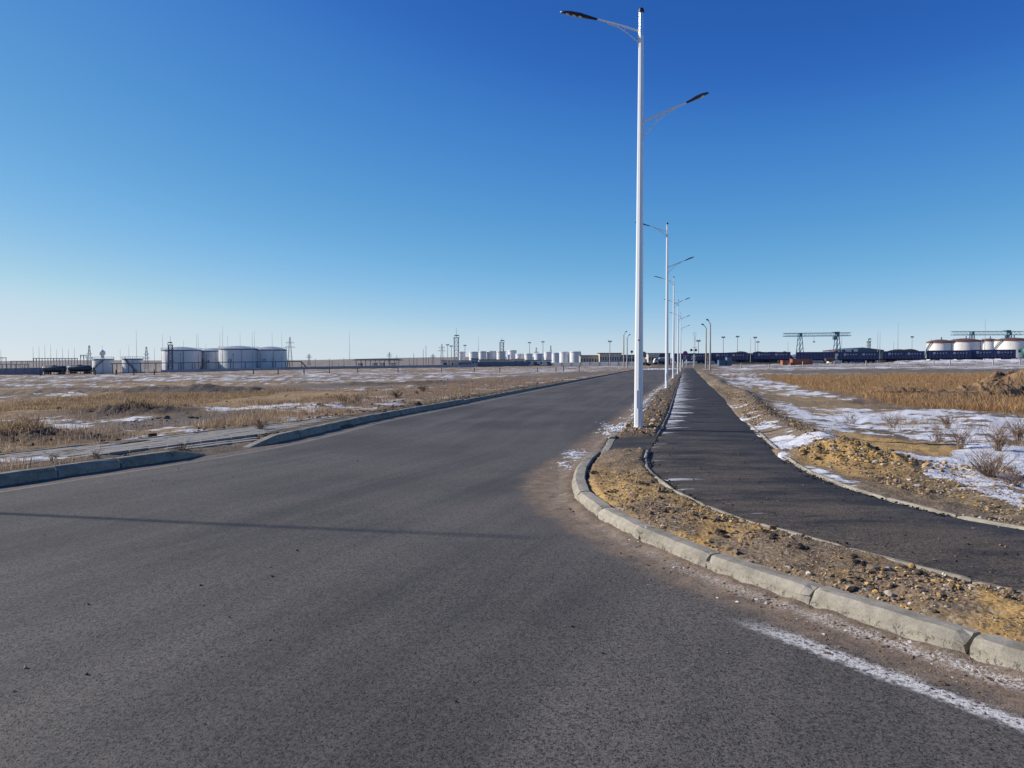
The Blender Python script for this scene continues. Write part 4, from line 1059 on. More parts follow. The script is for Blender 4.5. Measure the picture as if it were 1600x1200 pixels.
grey_post('slightly shorter grey lamp post beside it at the road end', 979.8, 572, 524, 215, 4)

# ================================================================== generic far builders
def rod(label, px, pyt, D, r=.14, group='thin lightning rods at the depots', pyb=None):
    x = XA(px, D); z = e1(x, D); H = ZA(pyt, D, px) - z
    k = D / 390
    o = MB().poly([(0, 0, -.3), (0, 0, H * .45), (0, 0, H * .75), (0, 0, H)], [r * k * 1.1, r * k * .75, r * k * .5, r * k * .3], 5).obj('lightning_rod', M_steel, None, loc=(x, D, z))
    return tag(o, label, 'lightning rod', group)
def lattice(mb, H, w0, w1, lev, r=.09, z0=0):
    def cx(t): return (w0 + (w1 - w0) * t) / 2
    cs = ((-1, -1), (1, -1), (1, 1), (-1, 1))
    for a_, b__ in cs: mb.bar((a_ * cx(0), b__ * cx(0), z0), (a_ * cx(1), b__ * cx(1), z0 + H), r * 1.4)
    for i in range(lev):
        t0, t1 = i / lev, (i + 1) / lev
        for j in range(4):
            a_, b__ = cs[j], cs[(j + 1) % 4]
            mb.bar((a_[0] * cx(t0), a_[1] * cx(t0), z0 + H * t0), (b__[0] * cx(t1), b__[1] * cx(t1), z0 + H * t1), r)
            mb.bar((a_[0] * cx(t1), a_[1] * cx(t1), z0 + H * t1), (b__[0] * cx(t1), b__[1] * cx(t1), z0 + H * t1), r)
    return mb
def light_tower(label, pxc, wpx, pyt, pyrod, D, mt=None, cat='lattice tower'):
    x = XA(pxc, D); z = e1(x, D); H = ZA(pyt, D, pxc) - z; w = wpx * D / 1200
    t = thing('floodlight_tower', label, cat, (x, D, z), .2, 'square lattice floodlight towers')
    lattice(MB(), H - 1.2, w, w, 7, .16).obj('lattice', mt or M_dsteel, t)
    MB().box(-w * .62, w * .62, -w * .62, w * .62, H - 1.2, H - .95).obj('platform', M_dsteel, t)
    m_ = MB()
    for a_ in (-1, 1): m_.bar((a_ * w * .6, -w * .6, H - .95), (a_ * w * .6, -w * .6, H + .1), .12)
    m_.bar((-w * .6, -w * .6, H + .05), (w * .6, -w * .6, H + .05), .14); m_.obj('railing', M_dsteel, t)
    for a_ in (-.3, .1, .4): MB().box(w * a_ - .25, w * a_ + .25, -w * .7, -w * .45, H - .2, H + .35).obj('floodlight', M_dsteel, t)
    MB().tube((w * .0, 0, H - 1), (0, 0, ZA(pyrod, D, pxc) - z), .12, .05, 5).obj('spike', M_dsteel, t)
def pylon(label, px, pyt, D, arms=((.68, 3.2), (.82, 2.6)), w=3.0, m=None, r=.11):
    x = XA(px, D); z = e1(x, D); H = ZA(pyt, D, px) - z
    t = thing('power_pylon', label, 'pylon', (x, D, z), .15, 'lattice power pylons on the skyline')
    lattice(MB(), H, w, .5, 7, r * D / 500).obj('lattice', m or M_steel, t)
    for f, l in arms:
        b_ = MB(); b_.bar((-l, 0, H * f), (l, 0, H * f), .2 * D / 500); b_.bar((-l, 0, H * f), (0, 0, H * f + 1.2), .12 * D / 500); b_.bar((l, 0, H * f), (0, 0, H * f + 1.2), .12 * D / 500); b_.obj('cross_arm', m or M_steel, t)
def mast(label, px, pyt, D, hw=1.1, r=.2, group='floodlight masts', m=None):
    x = XA(px, D); z = e1(x, D); H = ZA(pyt, D, px) - z
    t = thing('floodlight_mast', label, 'floodlight mast', (x, D, z), 0, group)
    MB().tube((0, 0, -.3), (0, 0, H), r, r * .6, 6).obj('pole', m or M_steel, t)
    for a_ in (-.55, .55): MB().box(hw * a_ - hw * .3, hw * a_ + hw * .3, -.3, .3, H - .35, H + .1).obj('floodlight', M_steel, t)
    MB().box(-hw, hw, -.15, .15, H - .55, H - .36).obj('bracket', M_steel, t)
def text_part(txt, size, loc, parent, m, rot=(R(90), 0, 0), name='lettering'):
    cu = bpy.data.curves.new(name, 'FONT'); cu.body = txt; cu.size = size; cu.extrude = .01; cu.align_x = 'CENTER'; cu.offset = size * .02
    o = bpy.data.objects.new(name, cu); C.objects.link(o); o.parent = parent; o.location = loc; o.rotation_euler = rot; cu.materials.append(m)
    me = bpy.data.meshes.new_from_object(o); me.materials.clear(); me.materials.append(m)
    q = bpy.data.objects.new(name, me); C.objects.link(q); q.parent = parent; q.location = loc; q.rotation_euler = rot
    bpy.data.objects.remove(o); return q
def tank(label, pl, pr, rim, top, D, m, mr, stair=None, num=None, rail=True, group=None, n=40, zb=None, cone=False, pipes=True):
    w = (pr - pl) * D / 1200; r = w / 2; yc = D + r * .6; x = XA((pl + pr) / 2, yc); r = (pr - pl) * yc / 1200 / 2
    z = e1(x, yc) if zb is None else zb
    H = ZA(rim, yc, (pl + pr) / 2) - z; Ht = ZA(top, yc, (pl + pr) / 2) - z
    t = thing('storage_tank', label, 'storage tank', (x, yc, z), 0, group)
    prof = [(r, -.4)]
    nc_ = max(3, int(H / 1.6))
    for i in range(nc_):
        z0, z1 = H * i / nc_, H * (i + 1) / nc_; prof += [(r, z0 + .02), (r, z1 - .05), (r + .03, z1 - .03), (r + .03, z1 - .01)]
    prof += [(r, H)]
    MB().lathe(prof, n).obj('shell', m, t, True)
    MB().lathe([(r + .12, H - .25), (r + .14, H + .02), (r - .05, H + .1)] + ([(r * .75, H + (Ht - H) * .45), (r * .5, H + (Ht - H) * .75), (r * .25, H + (Ht - H) * .94), (0.02, Ht)] if not cone else [(r * .5, (H + Ht) / 2), (.02, Ht)]), n).obj('roof', mr, t, True)
    MB().lathe([(r + .05, H - .55), (r + .22, H - .5), (r + .22, H - .2), (r + .05, H - .2)], n).obj('rim_band', M_dsteel if rail else mr, t)
    if rail:
        b_ = MB(); k = 28
        for i in range(k):
            a_ = 2 * math.pi * i / k; c1, s1 = (r + .15) * math.cos(a_), (r + .15) * math.sin(a_); b_.bar((c1, s1, H), (c1, s1, H + 1.1), .07)
            a2 = 2 * math.pi * (i + 1) / k; b_.bar((c1, s1, H + 1.1), ((r + .15) * math.cos(a2), (r + .15) * math.sin(a2), H + 1.1), .07)
        b_.obj('railing', M_steel, t)
    if stair:
        b_ = MB(); a0, a1 = stair; k = 16
        for i in range(k):
            t0, t1 = i / k, (i + 1) / k; A = a0 + (a1 - a0) * t0; B = a0 + (a1 - a0) * t1; rr = r + .45
            p0 = (rr * math.cos(A), rr * math.sin(A), H * t0); p1 = (rr * math.cos(B), rr * math.sin(B), H * t1)
            b_.bar(p0, p1, .28); b_.bar((p0[0], p0[1], p0[2] + 1), (p1[0], p1[1], p1[2] + 1), .09); b_.bar(p0, (p0[0], p0[1], p0[2] + 1), .07)
        b_.obj('stair', M_dsteel, t)
    if num: text_part(num, H * .2, (-r * .12 if len(num) > 1 else 0, -r - .12, H * .40), t, M_dsteel)
    if pipes:
        b_ = MB(); a_ = -1.1
        b_.tube(((r + .15) * math.cos(a_), (r + .15) * math.sin(a_), 0), ((r + .15) * math.cos(a_), (r + .15) * math.sin(a_), H), .12, None, 6); b_.obj('downpipe', M_steel, t)
    return t
def fence(name, label, cat, A, B, h, m, pl=6.0, post=.25, mpost=None, zoff=0, thick=.12, group=None):
    a, b__ = Vector(A), Vector(B); L = (b__ - a).length; n = max(1, int(round(L / pl))); u = (b__ - a) / n
    rz = math.atan2(u.y, u.x); t = thing(name, label, cat, (a.x, a.y, e1(a.x, a.y)), 0, group)
    z00 = e1(a.x, a.y); me = mp = None
    for i in range(n + 1):
        p = a + u * i; z = e1(p.x, p.y) - z00 + zoff
        if i < n:
            z2 = e1(p.x + u.x, p.y + u.y) - z00 + zoff
            if me is None:
                q_ = MB(); q_.box(.05, u.length - .05, -thick / 2, thick / 2, -.3, h); k = MB()
                for kk in range(3): q_.box(.25, u.length - .25, -thick / 2 - .04, -thick / 2 + .01, h * (.1 + .3 * kk), h * (.1 + .3 * kk) + h * .2)
                o = q_.obj('panel', m, t); me = o.data
            else: o = bpy.data.objects.new('panel', me); C.objects.link(o); o.parent = t
            o.location = (p.x - a.x, p.y - a.y, z); o.rotation_euler = (0, -math.atan2(z2 - z, u.length), rz)
        if mp is None: o = MB().box(-post / 2, post / 2, -post / 2, post / 2, -.3, h + .15).obj('post', mpost or m, t); mp = o.data
        else: o = bpy.data.objects.new('post', mp); C.objects.link(o); o.parent = t
        o.location = (p.x - a.x, p.y - a.y, z); o.rotation_euler = (0, 0, rz)
    return t
def building(name, label, px0, px1, pyt, D, dep, m, mr, wins=0, roof='flat', pyr=None, door=False, cat='building', wm=None, zb=None):
    x0, x1 = XA(px0, D), XA(px1, D); xc = (x0 + x1) / 2; w = x1 - x0; z = e1(xc, D) if zb is None else zb; H = ZA(pyt, D, (px0 + px1) / 2) - z
    t = thing(name, label, cat, (xc, D, z))
    MB().box(-w / 2, w / 2, 0, dep, -.5, H).obj('wall', m, t)
    if roof == 'flat': MB().box(-w / 2 - .3, w / 2 + .3, -.3, dep + .3, H + .002, H + .35).obj('roof', mr, t)
    else:
        Hr = ZA(pyr, D, (px0 + px1) / 2) - z
        MB().prism([(-w / 2 - .4, H + .002), (w / 2 + .4, H + .002), (w * .02, Hr)], 'y', -.4, dep + .4).obj('roof', mr, t)
    for i in range(wins):
        xx = -w / 2 + w * (i + .5) / wins; ww = min(w / wins * .5, 2.2)
        f = MB().box(xx - ww / 2 - .08, xx + ww / 2 + .08, -.06, .02, H * .38, H * .80).obj('window', M_whitewall, t)
        MB().box(xx - ww / 2, xx + ww / 2, -.09, -.05, H * .42, H * .76).obj('pane', wm or M_glass, f)
    if door: MB().box(w * .32, w * .32 + 1.4, -.07, .01, -.1, H * .66).obj('door', M_dsteel, t)
    return t

# ================================================================== RAILWAY, TRAINS
def rails(label, pts, gauge=1.52):
    t = thing('railway_track', label, 'railway', (pts[0][0], pts[0][1], e1(*pts[0])))
    z0 = e1(*pts[0]); a0 = Vector(pts[0])
    fine = []
    for (ax, ay), (bx, by) in zip(pts[:-1], pts[1:]):
        n = int(math.hypot(bx - ax, by - ay) / 8) + 1
        fine += [(ax + (bx - ax) * i / n, ay + (by - ay) * i / n) for i in range(n)]
    fine.append(pts[-1])
    sl = MB()
    for s in (-1, 1):
        b_ = MB()
        for (ax, ay), (bx, by) in zip(fine[:-1], fine[1:]):
            d_ = Vector((bx - ax, by - ay)).normalized(); nn = Vector((-d_.y, d_.x)) * gauge / 2 * s
            b_.bar((ax + nn.x - a0.x, ay + nn.y - a0.y, e1(ax, ay) - z0 + .28), (bx + nn.x - a0.x, by + nn.y - a0.y, e1(bx, by) - z0 + .28), .13)
        b_.obj('rail', M_steel, t)
    for (ax, ay), (bx, by) in zip(fine[:-1], fine[1:]):
        d_ = Vector((bx - ax, by - ay)); n = int(d_.length / 1.2); d_.normalize(); nn = Vector((-d_.y, d_.x)) * 1.3
        for i in range(n):
            px_, py_ = ax + d_.x * i * 1.2, ay + d_.y * i * 1.2; z = e1(px_, py_) - z0 + .14 if i % 4 == 0 else z
            sl.bar((px_ - nn.x - a0.x, py_ - nn.y - a0.y, z), (px_ + nn.x - a0.x, py_ + nn.y - a0.y, z), .2)
    tag(sl.obj('sleepers', M_silo, t), kind='stuff')
rails('railway track under the dark blue wagons on the right', R1)
rails('railway track crossing the left plain below the white tanks', L1)

def wheelset(t, xs_):
    for x in xs_:
        for s in (-1, 1):
            MB().tube((x, s * .72, .48), (x, s * .86, .48), .48, None, 14).obj('wheel', M_darkframe, t)
    for xc in sorted(set((round((xs_[i] + xs_[i + 1]) / 2, 3)) for i in range(0, len(xs_), 2))):
        for s in (-1, 1):
            MB().box(xc - 1.35, xc + 1.35, s * .98 - .09, s * .98 + .09, .38, .78).obj('bogie_frame', M_darkframe, t)
M_letter = mat('white_lettering', (.26, .29, .36), .6, var=.1)
def gondola(label, L=13.0):
    t = thing('gondola_wagon', label, 'freight wagon', group='dark blue open wagons of the train')
    w = 1.45; h0, h1 = 1.15, 3.75
    b_ = MB(); b_.box(-L / 2, L / 2, -w, w, h0, h0 + .12)
    for s in (-1, 1): b_.box(-L / 2, L / 2, s * w - .05, s * w + .05, h0 + .12, h1)
    for s in (-1, 1): b_.box(s * (L / 2 - .06) - .05, s * (L / 2 - .06) + .05, -w + .05, w - .05, h0 + .12, h1 - .003)
    b_.obj('body', M_navy, t)
    n = 12
    for i in range(n + 1):
        x = -L / 2 + .08 + (L - .16) * i / n
        b_ = MB()
        b_.box(x - .07, x + .07, -w - .13, -w - .052, h0 - .15, h1 - .12)
        b_.obj('rib', M_navy, t)
    for s in (-1, 1): MB().box(-L / 2 - .05, L / 2 + .05, s * (w + .06) - .09, s * (w + .06) + .09, h1 - .11, h1 + .06).obj('top_rail', M_navy, t)
    MB().box(-L / 2 - .1, L / 2 + .1, -.35, .35, .78, 1.14).obj('underframe', M_darkframe, t)
    for s in (-1, 1): MB().box(s * (L / 2 + .4) - .35, s * (L / 2 + .4) + .35, -.16, .16, .86, 1.16).obj('coupler', M_darkframe, t)
    wheelset(t, [-L / 2 + 1.6, -L / 2 + 3.4, L / 2 - 3.4, L / 2 - 1.6])
    b_ = MB()
    for x0 in (-L * .36, L * .10):
        y = -w - .14
        b_.box(x0, x0 + .75, y - .012, y, 2.55, 2.68); b_.box(x0, x0 + .75, y - .012, y, 3.1, 3.23); b_.box(x0, x0 + .13, y - .012, y, 2.68, 3.1); b_.box(x0 + .62, x0 + .75, y - .012, y, 2.68, 3.1); b_.box(x0 + .28, x0 + .47, y - .012, y, 2.68, 3.1)
        for k in range(4):
            xx = x0 + 1.15 + k * .85
            b_.box(xx, xx + .42, y - .012, y, 2.80, 2.88); b_.box(xx + .16, xx + .25, y - .014, y - .002, 2.62, 3.12)
            if k % 2: b_.box(xx, xx + .42, y - .013, y - .001, 3.0, 3.07)
            else: b_.box(xx, xx + .08, y - .013, y - .001, 2.62, 3.0)
    b_.obj('lettering', M_letter, t)
    return t
wl_ = ['blue open wagon at the left end of the train, behind the lamp posts', 'blue open wagon right of the grey lamp posts, with white lettering', 'blue open wagon left of the rust-coloured boxes', 'plain blue open wagon behind the long rust-coloured container', 'blue open wagon in front of the blue-grey warehouse', 'blue open wagon with a heaped load between warehouse and white tanks', 'blue lettered wagon before the first two white tanks', 'blue lettered wagon before the last white tanks, next to the green car']
wc = [(1077, 294.6), (1139.8, 289), (1205.2, 283.5), (1273, 278), (1339.7, 272.5), (1409.5, 267), (1480.3, 261.5), (1550, 256)]
WP = [(XA(px, D), D) for px, D in wc]
gw = None
for i, (x, y) in enumerate(WP):
    if gw is None: o = gw = gondola(wl_[0])
    else: o = copy_tree(gw); o['label'] = wl_[i]
    xa_, ya_ = WP[max(0, i - 1)]; xb_, yb_ = WP[min(7, i + 1)]
    yy = float(np.interp(x, [p[0] for p in R1], [p[1] for p in R1]))
    o.location = (x, yy, e1(x, yy) + .30); o.rotation_euler = (0, 0, math.atan2(yb_ - ya_, xb_ - xa_))
    if i in (3,):
        for ch in list(o.children):
            if ch.name.startswith('lettering'): bpy.data.objects.remove(ch)
def heap_mesh(L, W, H, seed_, nx=22, ny=8, rough=.35):
    m_ = MB(); vs = []
    for j in range(ny + 1):
        for i in range(nx + 1):
            u, v = i / nx * 2 - 1, j / ny * 2 - 1
            z = H * max(0, 1 - abs(u) ** 2.4) * max(0, 1 - abs(v) ** 2) * (1 - rough + 2 * rough * float(fbm(np.array(u * 2.2 + seed_), np.array(v * 1.5), seed_)))
            vs.append((u * L / 2, v * W / 2, z - .05))
    fs = [(j * (nx + 1) + i, j * (nx + 1) + i + 1, (j + 1) * (nx + 1) + i + 1, (j + 1) * (nx + 1) + i) for j in range(ny) for i in range(nx)]
    return m_.add(vs, fs)
for i, hh, lb in ((1, .7, 'low dark load in the wagon right of the grey lamp posts'), (2, .6, 'dark load in the wagon left of the rust-coloured boxes'), (5, 1.3, 'high dark load in the wagon right of the warehouse')):
    x, y = WP[i]; yy = float(np.interp(x, [p[0] for p in R1], [p[1] for p in R1]))
    o = heap_mesh(12.6, 2.7, hh, 20 + i).obj('coal_load', M_coal, None, True, loc=(x, yy, e1(x, yy) + .3 + 3.3)); o.rotation_euler = (0, 0, math.atan2(-5.5, 14))
    tag(o, lb, 'coal load', 'loads heaped in the open wagons')
def tankcar(label, m, L=12.0, h=1.5, group=None):
    t = thing('tank_wagon', label, 'tank wagon', group=group)
    rr = h; zc = 1.2 + rr
    prof = [(.01, -L / 2), (rr * .6, -L / 2 + .1), (rr * .9, -L / 2 + .35), (rr, -L / 2 + .7), (rr, L / 2 - .7), (rr * .9, L / 2 - .35), (rr * .6, L / 2 - .1), (.01, L / 2)]
    b_ = MB(); b_.lathe(prof, 28); b_.v = [(z, x, y + zc) for x, y, z in b_.v]; b_.obj('barrel', m, t, True)
    for x in (-L * .3, 0, L * .3):
        q_ = MB(); q_.lathe([(rr + .03, x - .08), (rr + .03, x + .08), (rr - .02, x + .08), (rr - .02, x - .08)], 28); q_.v = [(z, a_, y + zc) for a_, y, z in q_.v]; q_.obj('band', M_darkframe, t)
    MB().lathe([(0, zc + rr - .1), (.45, zc + rr - .1), (.45, zc + rr + .3), (0, zc + rr + .36)], 12).obj('hatch', M_darkframe, t)
    b_ = MB()
    for s in (-1, 1): b_.bar((-.9, s * .7, zc + rr + .12), (.9, s * .7, zc + rr + .12), .08)
    b_.box(-1.2, 1.2, -.65, .65, zc + rr - .02, zc + rr + .04); b_.obj('walkway', M_darkframe, t)
    MB().box(-L / 2 - .2, L / 2 + .2, -1.3, 1.3, .95, 1.2).obj('underframe', M_darkframe, t)
    for s in (-1, 1): MB().bar((s * 1.6, -1.4, .9), (s * .7, -rr - .08, zc + rr * .2), .08).obj('ladder', M_darkframe, t)
    wheelset(t, [-L / 2 + 1.4, -L / 2 + 3.2, L / 2 - 3.2, L / 2 - 1.4]); return t
o = tankcar('dark tank wagon at the left, left one of the pair', M_tankcar, 11.6, 1.5, 'dark tank wagons on the left track'); x = XA(85, 386); o.location = (x, 386, e1(x, 386) + .3)
o2 = copy_tree(o); o2['label'] = 'dark tank wagon at the left, right one of the pair'; x = XA(125, 386); o2.location = (x, 386, e1(x, 386) + .3)
# their pale end lamps are too small to show; green car at the right edge
o = tankcar('green tank wagon at the right edge behind the blue wagons', M_green, 12, 1.6, None); x, y = XA(1620, 250), 247
o.location = (x, y, e1(x, y) + .3); o.rotation_euler = (0, 0, -.38)

# ================================================================== LEFT DEPOT
DL = 395
tank('big pale tank with an 11, leftmost of four behind the pipe rack', 255, 313, 547.0, 541.8, DL, M_whitem, M_tankgrey, stair=(-.2, 1.2), num='11', group='four big pale storage tanks')
tank('big pale tank with a 14, second from left, set slightly back', 313.5, 357, 548.2, 543.8, 408, M_whitem, M_tankgrey, num='14', group='four big pale storage tanks')
tank('big pale tank with a 13, third from left and tallest', 343.8, 403, 545.2, 540.4, DL, M_whitem, M_tankgrey, stair=(-.3, 1.1), num='13', group='four big pale storage tanks')
tank('big pale tank with a 12, rightmost of four behind the pipe rack', 399, 447, 546.4, 541.4, 402, M_whitem, M_tankgrey, stair=(-.1, 1.3), num='12', group='four big pale storage tanks')
tank('small white tank with crossed stairs beside the dark tank wagons', 146, 176, 561, 559.6, 388, M_whitem, M_whitem, stair=(-2.5, -.9), group='small white tanks with outside stairs', rail=True, n=28)
tank('small white tank with one stair, right of the crossed-stair tank', 192.5, 222, 560.5, 559.2, 388, M_whitem, M_whitem, stair=(-.7, -1.9), group='small white tanks with outside stairs', rail=True, n=28)
# extra stair forming the cross
# pipe rack
t = thing('pipe_rack', 'raised pipe rack running in front of the pale tanks', 'pipe rack', (XA(172, 379), 379, 0))
x0 = XA(172, 379); zz = [(172, 568.3), (250, 567.2), (340, 566), (400, 565.3), (470, 564.6)]
prev = None; rackp = []
for px, py in zz: x, y, z = AT(px, py, 379); rackp.append((x - x0, 0, z))
b_ = MB(); 
for o_ in (0, .55): 
    bb = MB()
    for a_, c_ in zip(rackp[:-1], rackp[1:]): bb.tube((a_[0], o_, a_[2]), (c_[0], o_, c_[2]), .2, None, 6)
    bb.obj('pipe', M_dsteel, t)
for px in (175, 182, 200, 219, 243, 262, 279, 283, 300, 304, 322, 341, 360, 364, 383, 401, 426, 430, 446, 452, 471):
    x = XA(px, 379) - x0; zt = float(np.interp(x, [p[0] for p in rackp], [p[2] for p in rackp]))
    MB().bar((x, .28, e1(x + x0, 379) - .2), (x, .28, zt), .26).obj('support', M_dsteel, t)
x, y, z = AT(470, 564.6, 379); xe, ye, ze = AT(480, 575, 379)
MB().tube((x - x0, 0, z), (xe - x0, 0, ze), .28, None, 6).obj('downpipe', M_dsteel, t)
fence('boundary_wall', 'low pale blue wall in front of the big tanks and canopy', 'wall', (XA(252, 376), 376), (XA(745, 378), 378), 1.35, M_bluewall, 8.0, .2)
fence('boundary_wall', 'blue-grey fence at the far left below the substation', 'fence', (XA(-60, 402), 402), (XA(66, 400), 400), 4.0, M_fence, 5.0, .3)
fence('boundary_wall', 'dark blue-grey panel fence below the row of mid-distance tanks', 'fence', (XA(720, 385), 385), (XA(826, 385), 385), 2.4, M_fence, 3.4, .2)
light_tower('lattice floodlight tower in front of the leftmost big tank', 266.5, 5.6, 535.5, 524, 386)
light_tower('tall lattice floodlight tower left of the white tank row', 713, 6.6, 524.5, 512, 400, M_steel)
light_tower('lattice floodlight tower rising among the white tanks', 784, 5.6, 532.5, 527, 430, M_steel)
rods = [(254.5, 522, 'rod at the left edge of the leftmost big tank'), (287, 532, 'rod above the dome of the leftmost big tank'), (307.5, 521, 'rod at the right edge of the leftmost big tank'), (310, 521, 'second rod close beside the right edge of the leftmost big tank'),
        (322, 537, 'short rod above the second big tank'), (344, 520, 'rod at the left edge of the third big tank'), (348.3, 508, 'tallest rod, at the left of the third big tank'), (356, 524, 'rod above the left side of the third big tank'), (375.5, 520, 'rod above the dome of the third big tank'),
        (394.5, 519, 'rod at the right edge of the third big tank'), (397.8, 516, 'taller rod between the third and the rightmost big tank'), (425.5, 520, 'rod above the dome of the rightmost big tank'), (440.5, 520, 'rod above the right side of the rightmost big tank'), (448.5, 536, 'short rod right of the rightmost big tank'),
        (213.5, 516, 'tall rod behind the small white tank with one stair'), (201.5, 540, 'rod at the left of the small one-stair tank'), (241.5, 543, 'rod between the small tanks and the leftmost big tank'), (252.4, 549, 'short thick rod left of the leftmost big tank'), (188, 545, 'rod between the two small white tanks'),
        (546.3, 519, 'single tall rod at the left end of the canopy'), (747.5, 526, 'rod in the white tank row behind the blue kiosk')]
for px, py, lb in rods: rod('thin lightning ' + lb, px, py, 392 + (px % 7))
# lamp posts inside depot
for px, py, lb in ((282, 553, 'in front of the leftmost big tank'), (322.5, 554, 'in front of the second big tank'), (364.5, 553, 'in front of the third big tank'), (406.5, 552, 'in front of the rightmost big tank')):
    mast('short dark yard light ' + lb, px, py, 377.5, .35, .16, 'short yard lights before the tanks', M_dsteel)
# substation
def gantry(label, px0, px1, pyt, n, D, rodtop=None, D2=None):
    D2 = D2 or D
    x0, x1 = XA(px0, D), XA(px1, D2); z = e1(x0, D); H = ZA(pyt, D, px0) - z
    t = thing('switchyard_gantry', label, 'gantry', (x0, D, z), 0, 'switchyard gantries')
    for i in range(n):
        u = i / (n - 1); x = (x1 - x0) * u; y = (D2 - D) * u
        MB().bar((x, y, -.3), (x, y, H), .26).obj('column', M_steel, t)
        if rodtop and i % 2 == 0: MB().tube((x, y, H), (x, y, H + rodtop * (.8 + .4 * random.random())), .09, .04, 4).obj('spike', M_steel, t)
    MB().box(-.2, x1 - x0 + .2, -.2, .2, H, H + .35).obj('beam', M_steel, t) if D2 == D else MB().bar((0, 0, H), (x1 - x0, D2 - D, H), .4).obj('beam', M_steel, t)
    for i in range(n * 2):
        x = (x1 - x0) * (i + .5) / (n * 2); MB().tube((x, 0, H - 1.4), (x, 0, H), .10, None, 5).obj('insulator', M_steel, t) if i % 2 == 0 else None
gantry('tall switchyard gantry behind the dark tank wagons', 52, 121, 560.5, 16, 420, 6.5)
gantry('lower long switchyard gantry left of the tank wagons', 17, 52, 564.8, 5, 430, None)
gantry('front low switchyard gantry at the far left', -10, 45, 569.8, 9, 405, None)
gantry('switchyard gantry cut by the left edge', -30, 9.5, 559.5, 6, 415, 5.5)
gantry('short separate switchyard frame near the small white tank', 126, 136, 555.5, 3, 420, None)
for px, py, lb in ((139.8, 540, 'lattice mast with arms left of the small white tanks'), (229, 542, 'thin lattice telecom tower between the small tanks and the leftmost big tank')): pylon(lb, px, py, 440, ((.55, 2.0), (.7, 1.5)), 2.2, r=.1)
# water tower
x = XA(160, 430); z = e1(x, 430); H = ZA(546, 430) - z
t = thing('water_tower', 'slim pale water tower behind the small white tank', 'water tower', (x, 430, z))
MB().lathe([(.9, -.3), (.9, H * .78)], 14).obj('shaft', M_whitem, t, True); MB().lathe([(.9, H * .74), (1.6, H * .80), (1.6, H * .9), (.6, H * .97), (.02, H)], 14).obj('cistern', M_whitem, t, True)
MB().tube((0, 0, H), (0, 0, H + 2.6), .08, .04, 5).obj('spike', M_steel, t)
for px, py, D, lb in ((453.3, 527, 480, 'tall power pylon just right of the four big tanks'), (483, 553, 900, 'small far power pylon right of the pipe rack'), (608.5, 550, 900, 'far power pylon above the canopy'), (676.5, 553, 900, 'small far power pylon left of the lattice tower'), (690.5, 537.5, 620, 'power pylon left of the tall lattice tower')): pylon(lb, px, py, D)
# canopy
x0, x1 = XA(553, 392), XA(630, 392); xc = (x0 + x1) / 2; z = e1(xc, 392); w = (x1 - x0) / 2; H = ZA(563.2, 392, 590) - z
t = thing('filling_canopy', 'long flat canopy on posts over loading pipework', 'canopy', (xc, 392, z))
MB().prism([(-w, H), (w, H), (w * .82, H + .75), (-w * .85, H + .6)], 'y', -4, 6).obj('roof', M_roofg, t)
for i in range(10):
    MB().bar((-w * .86 + w * 1.72 * i / 9, -3, -.3), (-w * .86 + w * 1.72 * i / 9, -3, H), .25).obj('post', M_dsteel, t)
for i, (px, lb) in enumerate(((563, 'dark pump set under the left end of the canopy'), (586, 'dark pipework under the middle of the canopy, left part'), (597, 'dark pipework under the middle of the canopy, right part'), (614, 'dark pump set under the right end of the canopy'))):
    x = XA(px, 391); q_ = thing('loading_pump', lb, 'pump', (x, 391, e1(x, 391)), 0, 'pump sets under the canopy')
    MB().box(-1.3, 1.3, -.6, .6, -.1, 1.0).obj('base', M_dsteel, q_)
    for k in (-1.0, -.2, .6, 1.1): MB().tube((k, 0, 1.0), (k, 0, 2.6 + .3 * (k > 0)), .16, None, 6).obj('pipe', M_dsteel, q_)
    MB().tube((-1.2, 0, 2.4), (1.3, 0, 2.2), .14, None, 6).obj('manifold', M_dsteel, q_)
posts_l = [(492.5, 560), (514.5, 560), (529.5, 567), (537.3, 559.5), (519, 563), (620, 555), (646.5, 552), (639.5, 560), (651.5, 560), (661.3, 546), (665.6, 540), (669.8, 558)]
pn = ['leftmost thin post past the pipe rack', 'thin post left of the canopy rod', 'short thin post near the canopy', 'thin post beside the canopy rod', 'short post left of the canopy rod', 'post rising behind the right end of the canopy', 'lamp post right of the canopy', 'thin post just right of the canopy', 'thin post right of the lamp post', 'tall thin pole left of the small pylon', 'taller thin pole beside it', 'short pole beside the small pylon']
for (px, py), lb in zip(posts_l, pn):
    D = 386; x = XA(px, D); z = e1(x, D); H = ZA(py, D, px) - z
    tag(MB().tube((0, 0, -.3), (0, 0, H), .14, .10, 5).obj('pole', M_dsteel, None, loc=(x, D, z)), lb, 'pole', 'thin poles on the left plain')

